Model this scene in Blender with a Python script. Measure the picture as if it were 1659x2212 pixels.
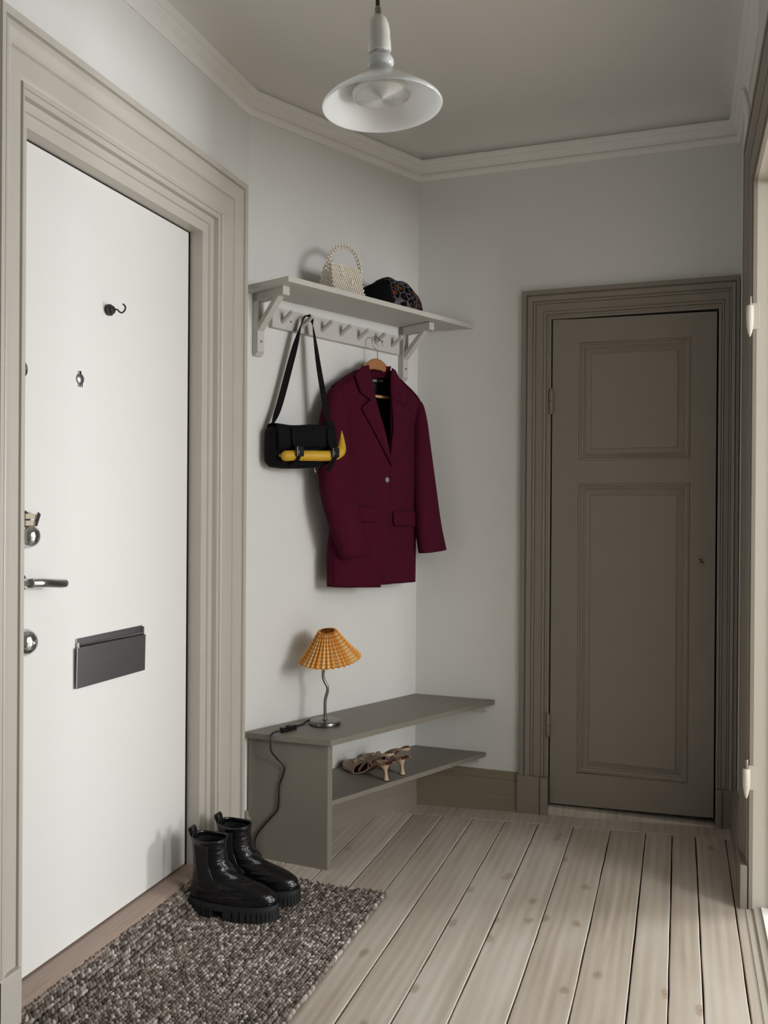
import bpy, bmesh, math, random
import numpy as np
from mathutils import Vector, Matrix
random.seed(7); rng = np.random.default_rng(7)
for o in list(bpy.data.objects): bpy.data.objects.remove(o)
S = bpy.context.scene
COL = S.collection
R = math.radians

# ------------------------------------------------------------------ camera
def add_camera():
    F = 1850.0; yaw, pitch, roll = R(19.09), R(-.129), R(.3926)
    f = Vector((-math.sin(yaw)*math.cos(pitch), math.cos(yaw)*math.cos(pitch), math.sin(pitch)))
    r = Vector((math.cos(yaw), math.sin(yaw), 0)); u = r.cross(f)
    r2 = r*math.cos(roll)+u*math.sin(roll); u2 = -r*math.sin(roll)+u*math.cos(roll)
    cam = bpy.data.cameras.new('camera'); co = bpy.data.objects.new('camera', cam); COL.objects.link(co)
    cam.sensor_fit = 'VERTICAL'; cam.sensor_height = 36.0; cam.sensor_width = 27.0
    cam.lens = F/2212*36; cam.clip_start = .02
    m = Matrix((r2, u2, -f)).transposed().to_4x4(); m.translation = (0, 0, 1.2); co.matrix_world = m
    cam.dof.use_dof = True; cam.dof.focus_distance = 2.75; cam.dof.aperture_fstop = 6.3
    S.camera = co
add_camera()

# ------------------------------------------------------------------ world, daylight, exposure
W = bpy.data.worlds.new('world'); S.world = W; W.use_nodes = True
W.node_tree.nodes['Background'].inputs[0].default_value = (.78, .88, 1, 1)
W.node_tree.nodes['Background'].inputs[1].default_value = .6
def window_light(name, y, z, sy, sz, power, col):
    l = bpy.data.lights.new(name, 'AREA'); l.shape = 'RECTANGLE'; l.size = sz; l.size_y = sy
    l.energy = power; l.color = col
    o = bpy.data.objects.new(name, l); COL.objects.link(o)
    o.location = (3.50, y, z); o.rotation_euler = (0, R(90), 0)
# the two windows of the room beyond the doorway (daylight enters through them)
window_light('daylight_far_window', 3.66, 1.24, 1.00, .85, 160, (.95, .975, 1))
window_light('daylight_near_window', .55, 1.80, 1.25, 1.15, 100, (.975, .985, 1))
S.view_settings.view_transform = 'Standard'; S.view_settings.look = 'None'
S.view_settings.gamma = 1; S.view_settings.use_curve_mapping = False
S.view_settings.exposure = .04

# ------------------------------------------------------------------ materials
def mat(name, col, rough=.5, metal=0., bump=0., scale=60., var=.0, vscale=3., stretch=(1, 1, 1), spec=.5, sheen=0., coat=0.):
    m = bpy.data.materials.new(name); m.use_nodes = True
    t = m.node_tree; N = t.nodes; L = t.links; b = N['Principled BSDF']
    b.inputs['Base Color'].default_value = (*col, 1); b.inputs['Roughness'].default_value = rough
    b.inputs['Metallic'].default_value = metal; b.inputs['Specular IOR Level'].default_value = spec
    if sheen: b.inputs['Sheen Weight'].default_value = sheen
    if coat: b.inputs['Coat Weight'].default_value = coat
    tc = N.new('ShaderNodeTexCoord'); mp = N.new('ShaderNodeMapping'); mp.inputs['Scale'].default_value = stretch
    L.new(tc.outputs['Object'], mp.inputs[0])
    if var:
        n = N.new('ShaderNodeTexNoise'); n.inputs['Scale'].default_value = vscale; n.inputs['Detail'].default_value = 6
        L.new(mp.outputs[0], n.inputs[0])
        x = N.new('ShaderNodeMix'); x.data_type = 'RGBA'; L.new(n.outputs[0], x.inputs[0])
        x.inputs[6].default_value = (*[c*(1-var) for c in col], 1); x.inputs[7].default_value = (*[min(1, c*(1+var)) for c in col], 1)
        L.new(x.outputs[2], b.inputs['Base Color'])
    if bump:
        n = N.new('ShaderNodeTexNoise'); n.inputs['Scale'].default_value = scale; n.inputs['Detail'].default_value = 4
        L.new(mp.outputs[0], n.inputs[0])
        bp = N.new('ShaderNodeBump'); bp.inputs['Strength'].default_value = bump; bp.inputs['Distance'].default_value = .004
        L.new(n.outputs[0], bp.inputs['Height']); L.new(bp.outputs[0], b.inputs['Normal'])
    return m
M = {}
M['wall'] = mat('grey_wall_paint', (.765, .765, .735), .75, bump=.05, scale=420, var=.025, vscale=5)
M['white_wall'] = mat('white_room_paint', (.78, .77, .74), .8)
M['ceil'] = mat('ceiling_paint', (.79, .775, .74), .85, bump=.08, scale=14, var=.03, vscale=2)
M['cornice'] = mat('cornice_paint', (.86, .845, .81), .6, bump=.06, scale=40, var=.03)
M['trim'] = mat('greige_gloss_paint', (.255, .223, .185), .42, bump=.10, scale=55, var=.04, vscale=9)
M['trimolive'] = mat('olive_greige_paint', (.25, .212, .148), .45, bump=.10, scale=50, var=.05, vscale=8)
M['trimlit'] = mat('lit_greige_gloss_paint', (.555, .515, .455), .42, bump=.10, scale=55, var=.04, vscale=9)  # greige trim lightened: strong light on the entrance casing put into its colour
M['jamb'] = mat('light_greige_paint', (.52, .485, .42), .45, bump=.1, scale=50, var=.04)
M['bench'] = mat('bench_paint', (.225, .203, .168), .48, bump=.05, scale=200, var=.04, vscale=10, stretch=(1, 1, .08))
M['shelf'] = mat('pale_grey_shelf_paint', (.60, .58, .535), .5, bump=.04, scale=200, var=.03, vscale=10)
M['door'] = mat('white_door_paint', (.80, .79, .76), .45, bump=.03, scale=300, var=.01)
M['gap'] = mat('dark_gap', (.006, .006, .006), .9)
M['chrome'] = mat('polished_steel', (.62, .63, .65), .12, 1)
M['steel'] = mat('brushed_steel', (.30, .30, .31), .33, 1, bump=.1, scale=40, stretch=(1, .06, 1), var=.2, vscale=14)
M['lampmetal'] = mat('worn_nickel', (.22, .21, .20), .30, 1, var=.22, vscale=60)
M['blackmetal'] = mat('black_metal', (.012, .012, .013), .45)
M['leather'] = mat('black_leather', (.008, .008, .0095), .22, bump=.22, scale=40, coat=.2)
def boot_leather():
    m = mat('creased_black_leather', (.0045, .0045, .0055), .22, coat=.15, spec=.42)
    N = m.node_tree.nodes; L = m.node_tree.links; b = N['Principled BSDF']
    tc = N.new('ShaderNodeTexCoord'); prev = None
    for st, sc, dist in (((10, 16, 46), 1.5, .010), ((1, 1, 1), 260, .0006)):
        mp = N.new('ShaderNodeMapping'); mp.inputs['Scale'].default_value = st; L.new(tc.outputs['Object'], mp.inputs[0])
        n = N.new('ShaderNodeTexNoise'); n.inputs['Scale'].default_value = sc; n.inputs['Detail'].default_value = 3; L.new(mp.outputs[0], n.inputs[0])
        bp = N.new('ShaderNodeBump'); bp.inputs['Strength'].default_value = .55; bp.inputs['Distance'].default_value = dist; L.new(n.outputs[0], bp.inputs['Height'])
        if prev: L.new(prev.outputs[0], bp.inputs['Normal'])
        prev = bp
    L.new(prev.outputs[0], b.inputs['Normal'])
    return m
M['bootleather'] = boot_leather()
M['rubber'] = mat('black_rubber', (.012, .0125, .014), .55, bump=.25, scale=300)
M['elastic'] = mat('black_elastic', (.006, .006, .006), .9, bump=.5, scale=400, stretch=(.2, 1, 1))
M['nylon'] = mat('black_nylon', (.0038, .0038, .0042), .85, spec=.2, bump=.4, scale=400)
M['plastic'] = mat('black_plastic', (.006, .006, .006), .3)
M['wool'] = mat('burgundy_wool', (.064, .0048, .0165), .9, bump=.35, scale=600, spec=.12, var=.12, vscale=40)
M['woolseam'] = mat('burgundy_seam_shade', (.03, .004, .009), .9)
M['lining'] = mat('black_lining', (.008, .008, .009), .4, bump=.3, scale=20, stretch=(4, 1, .6))
M['beech'] = mat('hanger_wood', (.42, .19, .075), .38, var=.18, vscale=10, stretch=(1, 6, 8))
M['beechlight'] = mat('hanger_bar_wood', (.62, .36, .17), .45)
M['banana'] = mat('banana_peel', (.62, .36, .02), .55, var=.25, vscale=18)
M['bananatip'] = mat('banana_tip', (.16, .13, .02), .6, var=.5, vscale=60)
M['nude'] = mat('nude_leather', (.44, .305, .215), .42, bump=.15, scale=300, var=.06)
M['nudeheel'] = mat('nude_heel', (.56, .40, .26), .3)
M['redinsole'] = mat('red_brown_insole', (.11, .018, .010), .4)
M['darkinsole'] = mat('dark_insole', (.012, .010, .010), .4)
M['label'] = mat('white_print', (.7, .7, .68), .6)
M['cord'] = mat('black_cord', (.006, .006, .006), .4)
M['porcelain'] = mat('porcelain', (.74, .72, .67), .18)
M['plasticwhite'] = mat('white_plastic', (.62, .63, .61), .45)
M['hingepaint'] = mat('hinge_paint', (.66, .62, .55), .5, bump=.6, scale=60)
M['brass'] = mat('aged_steel_pin', (.3, .27, .24), .3, 1)
M['thresh'] = mat('threshold_wood', (.37, .275, .225), .38, bump=.1, scale=50, var=.28, vscale=18, stretch=(9, .5, 9))
M['ricecork'] = mat('pale_lining', (.55, .47, .36), .6)

def wood_floor():
    m = bpy.data.materials.new('whitewashed_pine'); m.use_nodes = True
    t = m.node_tree; N = t.nodes; L = t.links; b = N['Principled BSDF']
    oi = N.new('ShaderNodeObjectInfo'); tc = N.new('ShaderNodeTexCoord')
    ad = N.new('ShaderNodeVectorMath'); ad.operation = 'MULTIPLY_ADD'
    cb = N.new('ShaderNodeCombineXYZ')
    for i in range(3): L.new(oi.outputs['Random'], cb.inputs[i])
    L.new(cb.outputs[0], ad.inputs[0]); ad.inputs[1].default_value = (17, 31, 7); L.new(tc.outputs['Object'], ad.inputs[2])
    mp = N.new('ShaderNodeMapping'); mp.inputs['Scale'].default_value = (26, 1.3, 4); L.new(ad.outputs[0], mp.inputs[0])
    n1 = N.new('ShaderNodeTexNoise'); n1.inputs['Scale'].default_value = 1.6; n1.inputs['Detail'].default_value = 8; n1.inputs['Distortion'].default_value = .6
    L.new(mp.outputs[0], n1.inputs[0])
    mp2 = N.new('ShaderNodeMapping'); mp2.inputs['Scale'].default_value = (5, 1.2, 1); L.new(ad.outputs[0], mp2.inputs[0])
    n2 = N.new('ShaderNodeTexNoise'); n2.inputs['Scale'].default_value = 1.4; n2.inputs['Detail'].default_value = 3; L.new(mp2.outputs[0], n2.inputs[0])
    wv = N.new('ShaderNodeTexWave'); wv.wave_type = 'BANDS'; wv.bands_direction = 'X'; wv.inputs['Scale'].default_value = .42
    wv.inputs['Distortion'].default_value = 5; wv.inputs['Detail'].default_value = 2; wv.inputs['Detail Scale'].default_value = .8
    L.new(mp.outputs[0], wv.inputs[0])
    r1 = N.new('ShaderNodeValToRGB'); e = r1.color_ramp.elements
    e[0].position = .25; e[0].color = (.50, .425, .345, 1); e[1].position = .75; e[1].color = (.66, .605, .54, 1)
    L.new(n1.outputs[0], r1.inputs[0])
    x0 = N.new('ShaderNodeMix'); x0.data_type = 'RGBA'; x0.blend_type = 'MULTIPLY'; x0.inputs[0].default_value = .16
    L.new(r1.outputs[0], x0.inputs[6]); L.new(wv.outputs['Color'], x0.inputs[7])
    x1 = N.new('ShaderNodeMix'); x1.data_type = 'RGBA'; x1.blend_type = 'MIX'
    r2 = N.new('ShaderNodeValToRGB'); r2.color_ramp.elements[0].position = .38; r2.color_ramp.elements[0].color = (.0, .0, .0, 1)
    r2.color_ramp.elements[1].position = .72; r2.color_ramp.elements[1].color = (.5, .5, .5, 1)
    L.new(n2.outputs[0], r2.inputs[0]); L.new(r2.outputs[0], x1.inputs[0]); L.new(x0.outputs[2], x1.inputs[6]); x1.inputs[7].default_value = (.72, .68, .625, 1)
    # knots
    mp3 = N.new('ShaderNodeMapping'); mp3.inputs['Scale'].default_value = (15, 9, 1); L.new(ad.outputs[0], mp3.inputs[0])
    v = N.new('ShaderNodeTexVoronoi'); v.voronoi_dimensions = '2D'; v.inputs['Scale'].default_value = 1; v.inputs['Randomness'].default_value = 1
    kn = N.new('ShaderNodeTexNoise'); kn.inputs['Scale'].default_value = 2.2; L.new(mp3.outputs[0], kn.inputs[0])
    ka = N.new('ShaderNodeMix'); ka.data_type = 'VECTOR'; ka.inputs[0].default_value = .24; L.new(mp3.outputs[0], ka.inputs[4]); L.new(kn.outputs['Color'], ka.inputs[5])
    L.new(ka.outputs[1], v.inputs[0])
    vc = N.new('ShaderNodeSeparateColor'); L.new(v.outputs['Color'], vc.inputs[0])
    gt = N.new('ShaderNodeMath'); gt.operation = 'GREATER_THAN'; gt.inputs[1].default_value = .86; L.new(vc.outputs[0], gt.inputs[0])
    kr = N.new('ShaderNodeValToRGB'); ke = kr.color_ramp.elements
    ke[0].position = .02; ke[0].color = (.62, .62, .62, 1); ke[1].position = .21; ke[1].color = (0, 0, 0, 1)
    k2 = ke.new(.07); k2.color = (.34, .34, .34, 1); k3 = ke.new(.11); k3.color = (.5, .5, .5, 1); k4 = ke.new(.14); k4.color = (.2, .2, .2, 1)
    L.new(v.outputs['Distance'], kr.inputs[0])
    km = N.new('ShaderNodeMath'); km.operation = 'MULTIPLY'; L.new(gt.outputs[0], km.inputs[0]); L.new(kr.outputs[0], km.inputs[1])
    x2 = N.new('ShaderNodeMix'); x2.data_type = 'RGBA'; L.new(km.outputs[0], x2.inputs[0]); L.new(x1.outputs[2], x2.inputs[6]); x2.inputs[7].default_value = (.24, .145, .085, 1)
    tr = N.new('ShaderNodeValToRGB'); tr.color_ramp.elements[0].color = (.86, .83, .79, 1); tr.color_ramp.elements[1].color = (1.0, 1.0, 1.0, 1)
    L.new(oi.outputs['Random'], tr.inputs[0]); x3 = N.new('ShaderNodeMix'); x3.data_type = 'RGBA'; x3.blend_type = 'MULTIPLY'; x3.inputs[0].default_value = 1
    L.new(x2.outputs[2], x3.inputs[6]); L.new(tr.outputs[0], x3.inputs[7]); L.new(x3.outputs[2], b.inputs['Base Color'])
    b.inputs['Roughness'].default_value = .42; b.inputs['Specular IOR Level'].default_value = .4
    bp = N.new('ShaderNodeBump'); bp.inputs['Strength'].default_value = .12; bp.inputs['Distance'].default_value = .003
    L.new(n1.outputs[0], bp.inputs['Height']); L.new(bp.outputs[0], b.inputs['Normal'])
    return m
M['floor'] = wood_floor()

def attr_mat(name, rough, bump=0):
    m = bpy.data.materials.new(name); m.use_nodes = True
    N = m.node_tree.nodes; L = m.node_tree.links; b = N['Principled BSDF']; b.inputs['Roughness'].default_value = rough
    a = N.new('ShaderNodeAttribute'); a.attribute_name = 'Col'; L.new(a.outputs['Color'], b.inputs['Base Color'])
    if bump:
        tc = N.new('ShaderNodeTexCoord'); n = N.new('ShaderNodeTexNoise'); n.inputs['Scale'].default_value = 700
        L.new(tc.outputs['Object'], n.inputs[0])
        bp = N.new('ShaderNodeBump'); bp.inputs['Strength'].default_value = bump; bp.inputs['Distance'].default_value = .003
        L.new(n.outputs[0], bp.inputs['Height']); L.new(bp.outputs[0], b.inputs['Normal'])
    return m
M['jute'] = attr_mat('grey_brown_jute', .85, .8)
M['pearl'] = mat('pearl_bead', (.86, .79, .68), .14, spec=.7, coat=.8)

def hat_mat():
    m = bpy.data.materials.new('leopard_fuzz'); m.use_nodes = True
    N = m.node_tree.nodes; L = m.node_tree.links; b = N['Principled BSDF']; b.inputs['Roughness'].default_value = .9; b.inputs['Specular IOR Level'].default_value = .08
    tc = N.new('ShaderNodeTexCoord'); mp = N.new('ShaderNodeMapping'); L.new(tc.outputs['Object'], mp.inputs[0])
    mp.inputs['Scale'].default_value = (31, 26, 34)
    v = N.new('ShaderNodeTexVoronoi'); v.inputs['Scale'].default_value = 1; v.inputs['Randomness'].default_value = .65
    v2 = N.new('ShaderNodeTexVoronoi'); v2.feature = 'DISTANCE_TO_EDGE'; v2.inputs['Scale'].default_value = 1; v2.inputs['Randomness'].default_value = .65
    L.new(mp.outputs[0], v.inputs[0]); L.new(mp.outputs[0], v2.inputs[0])
    r = N.new('ShaderNodeValToRGB'); e = r.color_ramp.elements
    e[0].position = .20; e[0].color = (.15, .033, .008, 1); e[1].position = .34; e[1].color = (.004, .004, .005, 1)
    L.new(v.outputs['Distance'], r.inputs[0])
    e2 = N.new('ShaderNodeMapRange'); e2.inputs[1].default_value = .035; e2.inputs[2].default_value = .075; e2.inputs[3].default_value = 1; e2.inputs[4].default_value = 0
    L.new(v2.outputs['Distance'], e2.inputs[0])
    x = N.new('ShaderNodeMix'); x.data_type = 'RGBA'; L.new(e2.outputs[0], x.inputs[0]); L.new(r.outputs[0], x.inputs[6]); x.inputs[7].default_value = (.13, .125, .14, 1)
    sp = N.new('ShaderNodeSeparateXYZ'); L.new(tc.outputs['Object'], sp.inputs[0])
    mr = N.new('ShaderNodeMapRange'); mr.inputs[1].default_value = -.05; mr.inputs[2].default_value = -.03; L.new(sp.outputs[0], mr.inputs[0])
    x2 = N.new('ShaderNodeMix'); x2.data_type = 'RGBA'; L.new(mr.outputs[0], x2.inputs[0]); x2.inputs[6].default_value = (.004, .004, .0045, 1); L.new(x.outputs[2], x2.inputs[7])
    L.new(x2.outputs[2], b.inputs['Base Color'])
    return m
M['hat'] = hat_mat()

def gingham():
    m = bpy.data.materials.new('orange_gingham'); m.use_nodes = True
    N = m.node_tree.nodes; L = m.node_tree.links; b = N['Principled BSDF']; b.inputs['Roughness'].default_value = .8
    uv = N.new('ShaderNodeUVMap'); sp = N.new('ShaderNodeSeparateXYZ'); L.new(uv.outputs[0], sp.inputs[0])
    outs = []
    for i in (0, 1):
        fr = N.new('ShaderNodeMath'); fr.operation = 'FRACT'; L.new(sp.outputs[i], fr.inputs[0])
        lt = N.new('ShaderNodeMath'); lt.operation = 'LESS_THAN'; lt.inputs[1].default_value = .5; L.new(fr.outputs[0], lt.inputs[0]); outs.append(lt)
    ad = N.new('ShaderNodeMath'); ad.operation = 'ADD'; L.new(outs[0].outputs[0], ad.inputs[0]); L.new(outs[1].outputs[0], ad.inputs[1])
    ml = N.new('ShaderNodeMath'); ml.operation = 'MULTIPLY'; ml.inputs[1].default_value = .5; L.new(ad.outputs[0], ml.inputs[0])
    r = N.new('ShaderNodeValToRGB'); r.color_ramp.interpolation = 'CONSTANT'; e = r.color_ramp.elements
    e[0].position = 0; e[0].color = (.93, .76, .48, 1); e[1].position = .3; e[1].color = (.88, .45, .09, 1)
    k = e.new(.8); k.color = (.80, .29, .022, 1)
    L.new(ml.outputs[0], r.inputs[0]); L.new(r.outputs[0], b.inputs['Base Color'])
    tr = N.new('ShaderNodeBsdfTranslucent'); L.new(r.outputs[0], tr.inputs[0])
    mx = N.new('ShaderNodeMixShader'); mx.inputs[0].default_value = .25
    L.new(b.outputs[0], mx.inputs[1]); L.new(tr.outputs[0], mx.inputs[2]); L.new(mx.outputs[0], N['Material Output'].inputs[0])
    return m
M['gingham'] = gingham()

def opal():
    m = bpy.data.materials.new('opal_glass'); m.use_nodes = True
    N = m.node_tree.nodes; L = m.node_tree.links; b = N['Principled BSDF']
    b.inputs['Base Color'].default_value = (.93, .93, .92, 1); b.inputs['Roughness'].default_value = .12
    tr = N.new('ShaderNodeBsdfTranslucent'); tr.inputs[0].default_value = (.95, .96, .96, 1)
    mx = N.new('ShaderNodeMixShader'); mx.inputs[0].default_value = .45
    L.new(b.outputs[0], mx.inputs[1]); L.new(tr.outputs[0], mx.inputs[2]); L.new(mx.outputs[0], N['Material Output'].inputs[0])
    return m
M['opal'] = opal()
M['bulb'] = mat('frosted_bulb_glass', (.66, .68, .64), .12, metal=.05, coat=.6)
M['bulbface'] = mat('bulb_lens_glass', (.62, .63, .62), .14, metal=.12, coat=.5)

# ------------------------------------------------------------------ mesh helpers
class Frame:
    def __init__(s, m): s.m = m
    def p(s, v): return s.m @ Vector(v)
WF = Frame(Matrix.Identity(4))
ANG = math.atan2(.893, .451)
bm_ = Matrix.Rotation(ANG, 4, 'Z'); bm_.translation = (-1.02, 3.357, 0)
BF = Frame(bm_)            # wall with the shelf: x to the right along the wall, y into the wall, z up, corner at 0

def meta(o, label=None, cat=None, group=None, kind=None):
    if label: o['label'] = label
    if cat: o['category'] = cat
    if group: o['group'] = group
    if kind: o['kind'] = kind
    return o
class Thing:
    def __init__(s, name, label, cat, base=(0, 0, 0), frame=WF, group=None, kind=None, rotz=0):
        o = bpy.data.objects.new(name, None); COL.objects.link(o)
        o.empty_display_size = .05
        m = frame.m @ Matrix.Translation(base) @ Matrix.Rotation(rotz, 4, 'Z')
        o.matrix_world = m; s.o = o; s.base = Vector(base) if not rotz else Vector((0, 0, 0))
        meta(o, label, cat, group, kind)
    def add(s, name, geo, m, parent=None, smooth=0, label=None, kind=None, solid=0):
        v, f = geo
        v = [Vector(p)-s.base for p in v]
        o = mk(name, v, f, m, smooth); o.parent = parent or s.o
        if label: o['label'] = label
        if kind: o['kind'] = kind
        if solid:
            md = o.modifiers.new('thickness', 'SOLIDIFY'); md.thickness = solid; md.offset = 0
        return o
def mk(name, v, f, m, smooth=0):
    me = bpy.data.meshes.new(name); me.from_pydata([tuple(p) for p in v], [], f); me.update()
    b = bmesh.new(); b.from_mesh(me); bmesh.ops.recalc_face_normals(b, faces=b.faces); b.to_mesh(me); b.free()
    if smooth:
        for p in me.polygons: p.use_smooth = True
        if smooth < 180: me.set_sharp_from_angle(angle=R(smooth))
    o = bpy.data.objects.new(name, me); COL.objects.link(o)
    if m: me.materials.append(M[m] if isinstance(m, str) else m)
    return o
def struct(name, geo, m, label, cat, smooth=0):
    o = mk(name, geo[0], geo[1], m, smooth); return meta(o, label, cat, kind='structure')
def join(*gs):
    V, Fc = [], []
    for v, f in gs:
        n = len(V); V += [tuple(p) for p in v]; Fc += [tuple(i+n for i in q) for q in f]
    return V, Fc
def box(x0, x1, y0, y1, z0, z1, bev=0):
    b = bmesh.new(); bmesh.ops.create_cube(b, size=1)
    for v in b.verts: v.co = ((x0+x1)/2+v.co.x*(x1-x0), (y0+y1)/2+v.co.y*(y1-y0), (z0+z1)/2+v.co.z*(z1-z0))
    if bev: bmesh.ops.bevel(b, geom=b.edges[:], offset=bev, segments=2, affect='EDGES', profile=.6)
    return grab(b)
def grab(b):
    b.verts.index_update(); g = [tuple(v.co) for v in b.verts], [tuple(v.index for v in f.verts) for f in b.faces]; b.free(); return g
def slab(poly_bot, poly_top, bev=0):
    n = len(poly_bot); v = list(poly_bot)+list(poly_top)
    f = [tuple(range(n))[::-1], tuple(range(n, 2*n))]+[(i, (i+1) % n, n+(i+1) % n, n+i) for i in range(n)]
    if not bev: return v, f
    b = bmesh.new(); vs = [b.verts.new(p) for p in v]
    for q in f: b.faces.new([vs[i] for i in q])
    bmesh.ops.bevel(b, geom=b.edges[:], offset=bev, segments=2, affect='EDGES', profile=.6)
    return grab(b)
def loft(rings, closed=True, cap=True, loop=False):
    n = len(rings[0]); v = [p for r in rings for p in r]; f = []
    K = len(rings)
    for i in range(K if loop else K-1):
        a, c = i*n, ((i+1) % K)*n
        for j in range(n if closed else n-1):
            k = (j+1) % n; f.append((a+j, a+k, c+k, c+j))
    if cap and closed and not loop: f += [tuple(range(n))[::-1], tuple(range((K-1)*n, K*n))]
    return v, f
def lathe(prof, n=32, c=(0, 0, 0), axis=None, cap=True):
    rings = []
    if axis is None: X, Y, Z = Vector((1, 0, 0)), Vector((0, 1, 0)), Vector((0, 0, 1))
    else:
        Z = Vector(axis).normalized(); X = Z.orthogonal().normalized(); Y = Z.cross(X)
    c = Vector(c)
    for r, z in prof: rings.append([c+X*(r*math.cos(2*math.pi*i/n))+Y*(r*math.sin(2*math.pi*i/n))+Z*z for i in range(n)])
    return loft(rings, True, cap)
def smoothpath(pts, k=6):
    P = [Vector(p) for p in pts]; out = []
    for i in range(len(P)-1):
        a, b, c, d = P[max(i-1, 0)], P[i], P[i+1], P[min(i+2, len(P)-1)]
        for j in range(k):
            t = j/k; out.append(.5*((2*b)+(c-a)*t+(2*a-5*b+4*c-d)*t*t+(3*b-a-3*c+d)*t**3))
    return out+[P[-1]]
def tube(pts, r, n=10, k=6, cap=True):
    P = smoothpath(pts, k) if k > 1 else [Vector(p) for p in pts]
    rr = r if callable(r) else (lambda t: r)
    rings = []; up = None
    for i, p in enumerate(P):
        t = (P[min(i+1, len(P)-1)]-P[max(i-1, 0)]).normalized()
        if up is None: up = t.orthogonal().normalized()
        up = (up-t*up.dot(t)).normalized(); s = t.cross(up); q = rr(i/(len(P)-1))
        rings.append([p+up*(q*math.cos(2*math.pi*j/n))+s*(q*math.sin(2*math.pi*j/n)) for j in range(n)])
    return loft(rings, True, cap)
def ribbon(pts, wid, thick, k=8):
    """strap: list of (point, width direction)"""
    P = smoothpath([p for p, _ in pts], k); D = smoothpath([d for _, d in pts], k); rings = []
    for i, p in enumerate(P):
        t = (P[min(i+1, len(P)-1)]-P[max(i-1, 0)]).normalized(); d = D[i]; d = (d-t*d.dot(t)).normalized(); n = t.cross(d)
        rings.append([p+d*wid/2+n*thick/2, p-d*wid/2+n*thick/2, p-d*wid/2-n*thick/2, p+d*wid/2-n*thick/2])
    return loft(rings)
def resample(pts, n):
    P = [np.array(p, float) for p in pts]; L = [0]
    for a, b in zip(P, P[1:]): L.append(L[-1]+np.linalg.norm(b-a))
    out = []
    for i in range(n):
        t = L[-1]*i/(n-1); j = max(k for k in range(len(L)) if L[k] <= t+1e-9); j = min(j, len(P)-2)
        u = (t-L[j])/max(L[j+1]-L[j], 1e-9); out.append(P[j]*(1-u)+P[j+1]*u)
    return out
def grid(rows):
    n = len(rows[0]); v = [p for r in rows for p in r]
    f = [(i*n+j, i*n+j+1, (i+1)*n+j+1, (i+1)*n+j) for i in range(len(rows)-1) for j in range(n-1)]
    return v, f
def interp(tab, z):
    for (a, *A), (b, *Bv) in zip(tab, tab[1:]):
        if z <= b or b == tab[-1][0]:
            t = min(1, max(0, (z-a)/(b-a))); return [p*(1-t)+q*t for p, q in zip(A, Bv)]
def inset(poly, p):
    """mitred inset of a CCW polygon"""
    out = []; n = len(poly)
    for i in range(n):
        a, b, c = Vector(poly[i-1]), Vector(poly[i]), Vector(poly[(i+1) % n])
        d1 = (b-a).normalized(); d2 = (c-b).normalized(); n1 = Vector((-d1.y, d1.x)); n2 = Vector((-d2.y, d2.x))
        m = (n1+n2); out.append(b+m*(p/(1+n1.dot(n2))))
    return out

# ------------------------------------------------------------------ the hall: floor, walls, ceiling
ROOM = [(.20, -1.0), (.20, 3.357), (-1.02, 3.357), (-1.40, 2.604), (-1.40, -1.0)]
ROOM = [Vector(p) for p in ROOM]      # CCW
XD = .20
def zf(x): return .005+(.045*(x+1.0) if x > -1.0 else .03*(-1.0-x))
fl = struct('floor', box(-1.70, .36, -1.1, 3.42, -.12, -.045), 'gap', 'dark subfloor under whitewashed pine boards of the hall', 'floor')
edges = [-1.52, -1.37, -1.245, -1.115, -.985, -.865, -.745, -.62, -.495, -.365, -.232, -.109, -.019, .059, .158, .208]
def plank(pl, x0, x1, y0, y1, along='y', seg=44, gap=.0010):
    a, b = (y0, y1) if along == 'y' else (x0, x1)
    rings = []
    for i in range(seg+1):
        t = a+(b-a)*i/seg
        j0, j1 = rng.uniform(0, .0016), rng.uniform(0, .0016)
        if along == 'y':
            l, r = x0+gap+j0, x1-gap-j1; c = .002
            rings.append([(l, t, zf(l)-.03), (l, t, zf(l)-c), (l+c, t, zf(l)), ((l+r)/2, t, (zf(l)+zf(r))/2+.0004), (r-c, t, zf(r)), (r, t, zf(r)-c), (r, t, zf(r)-.03)])
        else:
            l, r = y0+gap+j0, y1-gap-j1; c = .002; z = zf(t)
            rings.append([(t, l, z-.03), (t, l, z-c), (t, l+c, z), (t, (l+r)/2, z+.0004), (t, r-c, z), (t, r, z-c), (t, r, z-.03)])
    g = loft(rings)
    o = mk('plank', g[0], g[1], 'floor', 30); o.parent = fl
for x0, x1 in zip(edges, edges[1:]):
    plank(fl, x0, x1, -1.0, 3.222)
plank(fl, -1.40, -.30, 3.222, 3.36, 'x'); plank(fl, -.30, .208, 3.222, 3.36, 'x')
HT = 2.78
# left wall with the entrance opening
struct('wall_left', join(box(-1.62, -1.40, -1.0, 1.44, -.05, HT), box(-1.62, -1.40, 2.44, 2.68, -.05, HT), box(-1.62, -1.40, 1.44, 2.44, 2.17, HT)),
       'wall', 'pale grey painted wall around the white entrance door', 'wall')
bw = [BF.p((-.842, 0, 0)), BF.p((0, 0, 0)), BF.p((.10, .2, 0)), BF.p((-.842, .2, 0))]
struct('wall_back_left', slab([(p.x, p.y, -.05) for p in bw], [(p.x, p.y, HT) for p in bw]), 'wall', 'pale grey slanting wall carrying the shelf and bench', 'wall')
struct('wall_back', join(box(-1.02, -.53, 3.357, 3.55, -.05, HT), box(.17, .45, 3.357, 3.55, -.05, HT), box(-.53, .17, 3.357, 3.55, 1.995, HT)),
       'wall', 'shaded grey wall around the greige panelled door', 'wall')
DY0, DY1, DZ = 1.40, 2.665, 2.15
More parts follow.
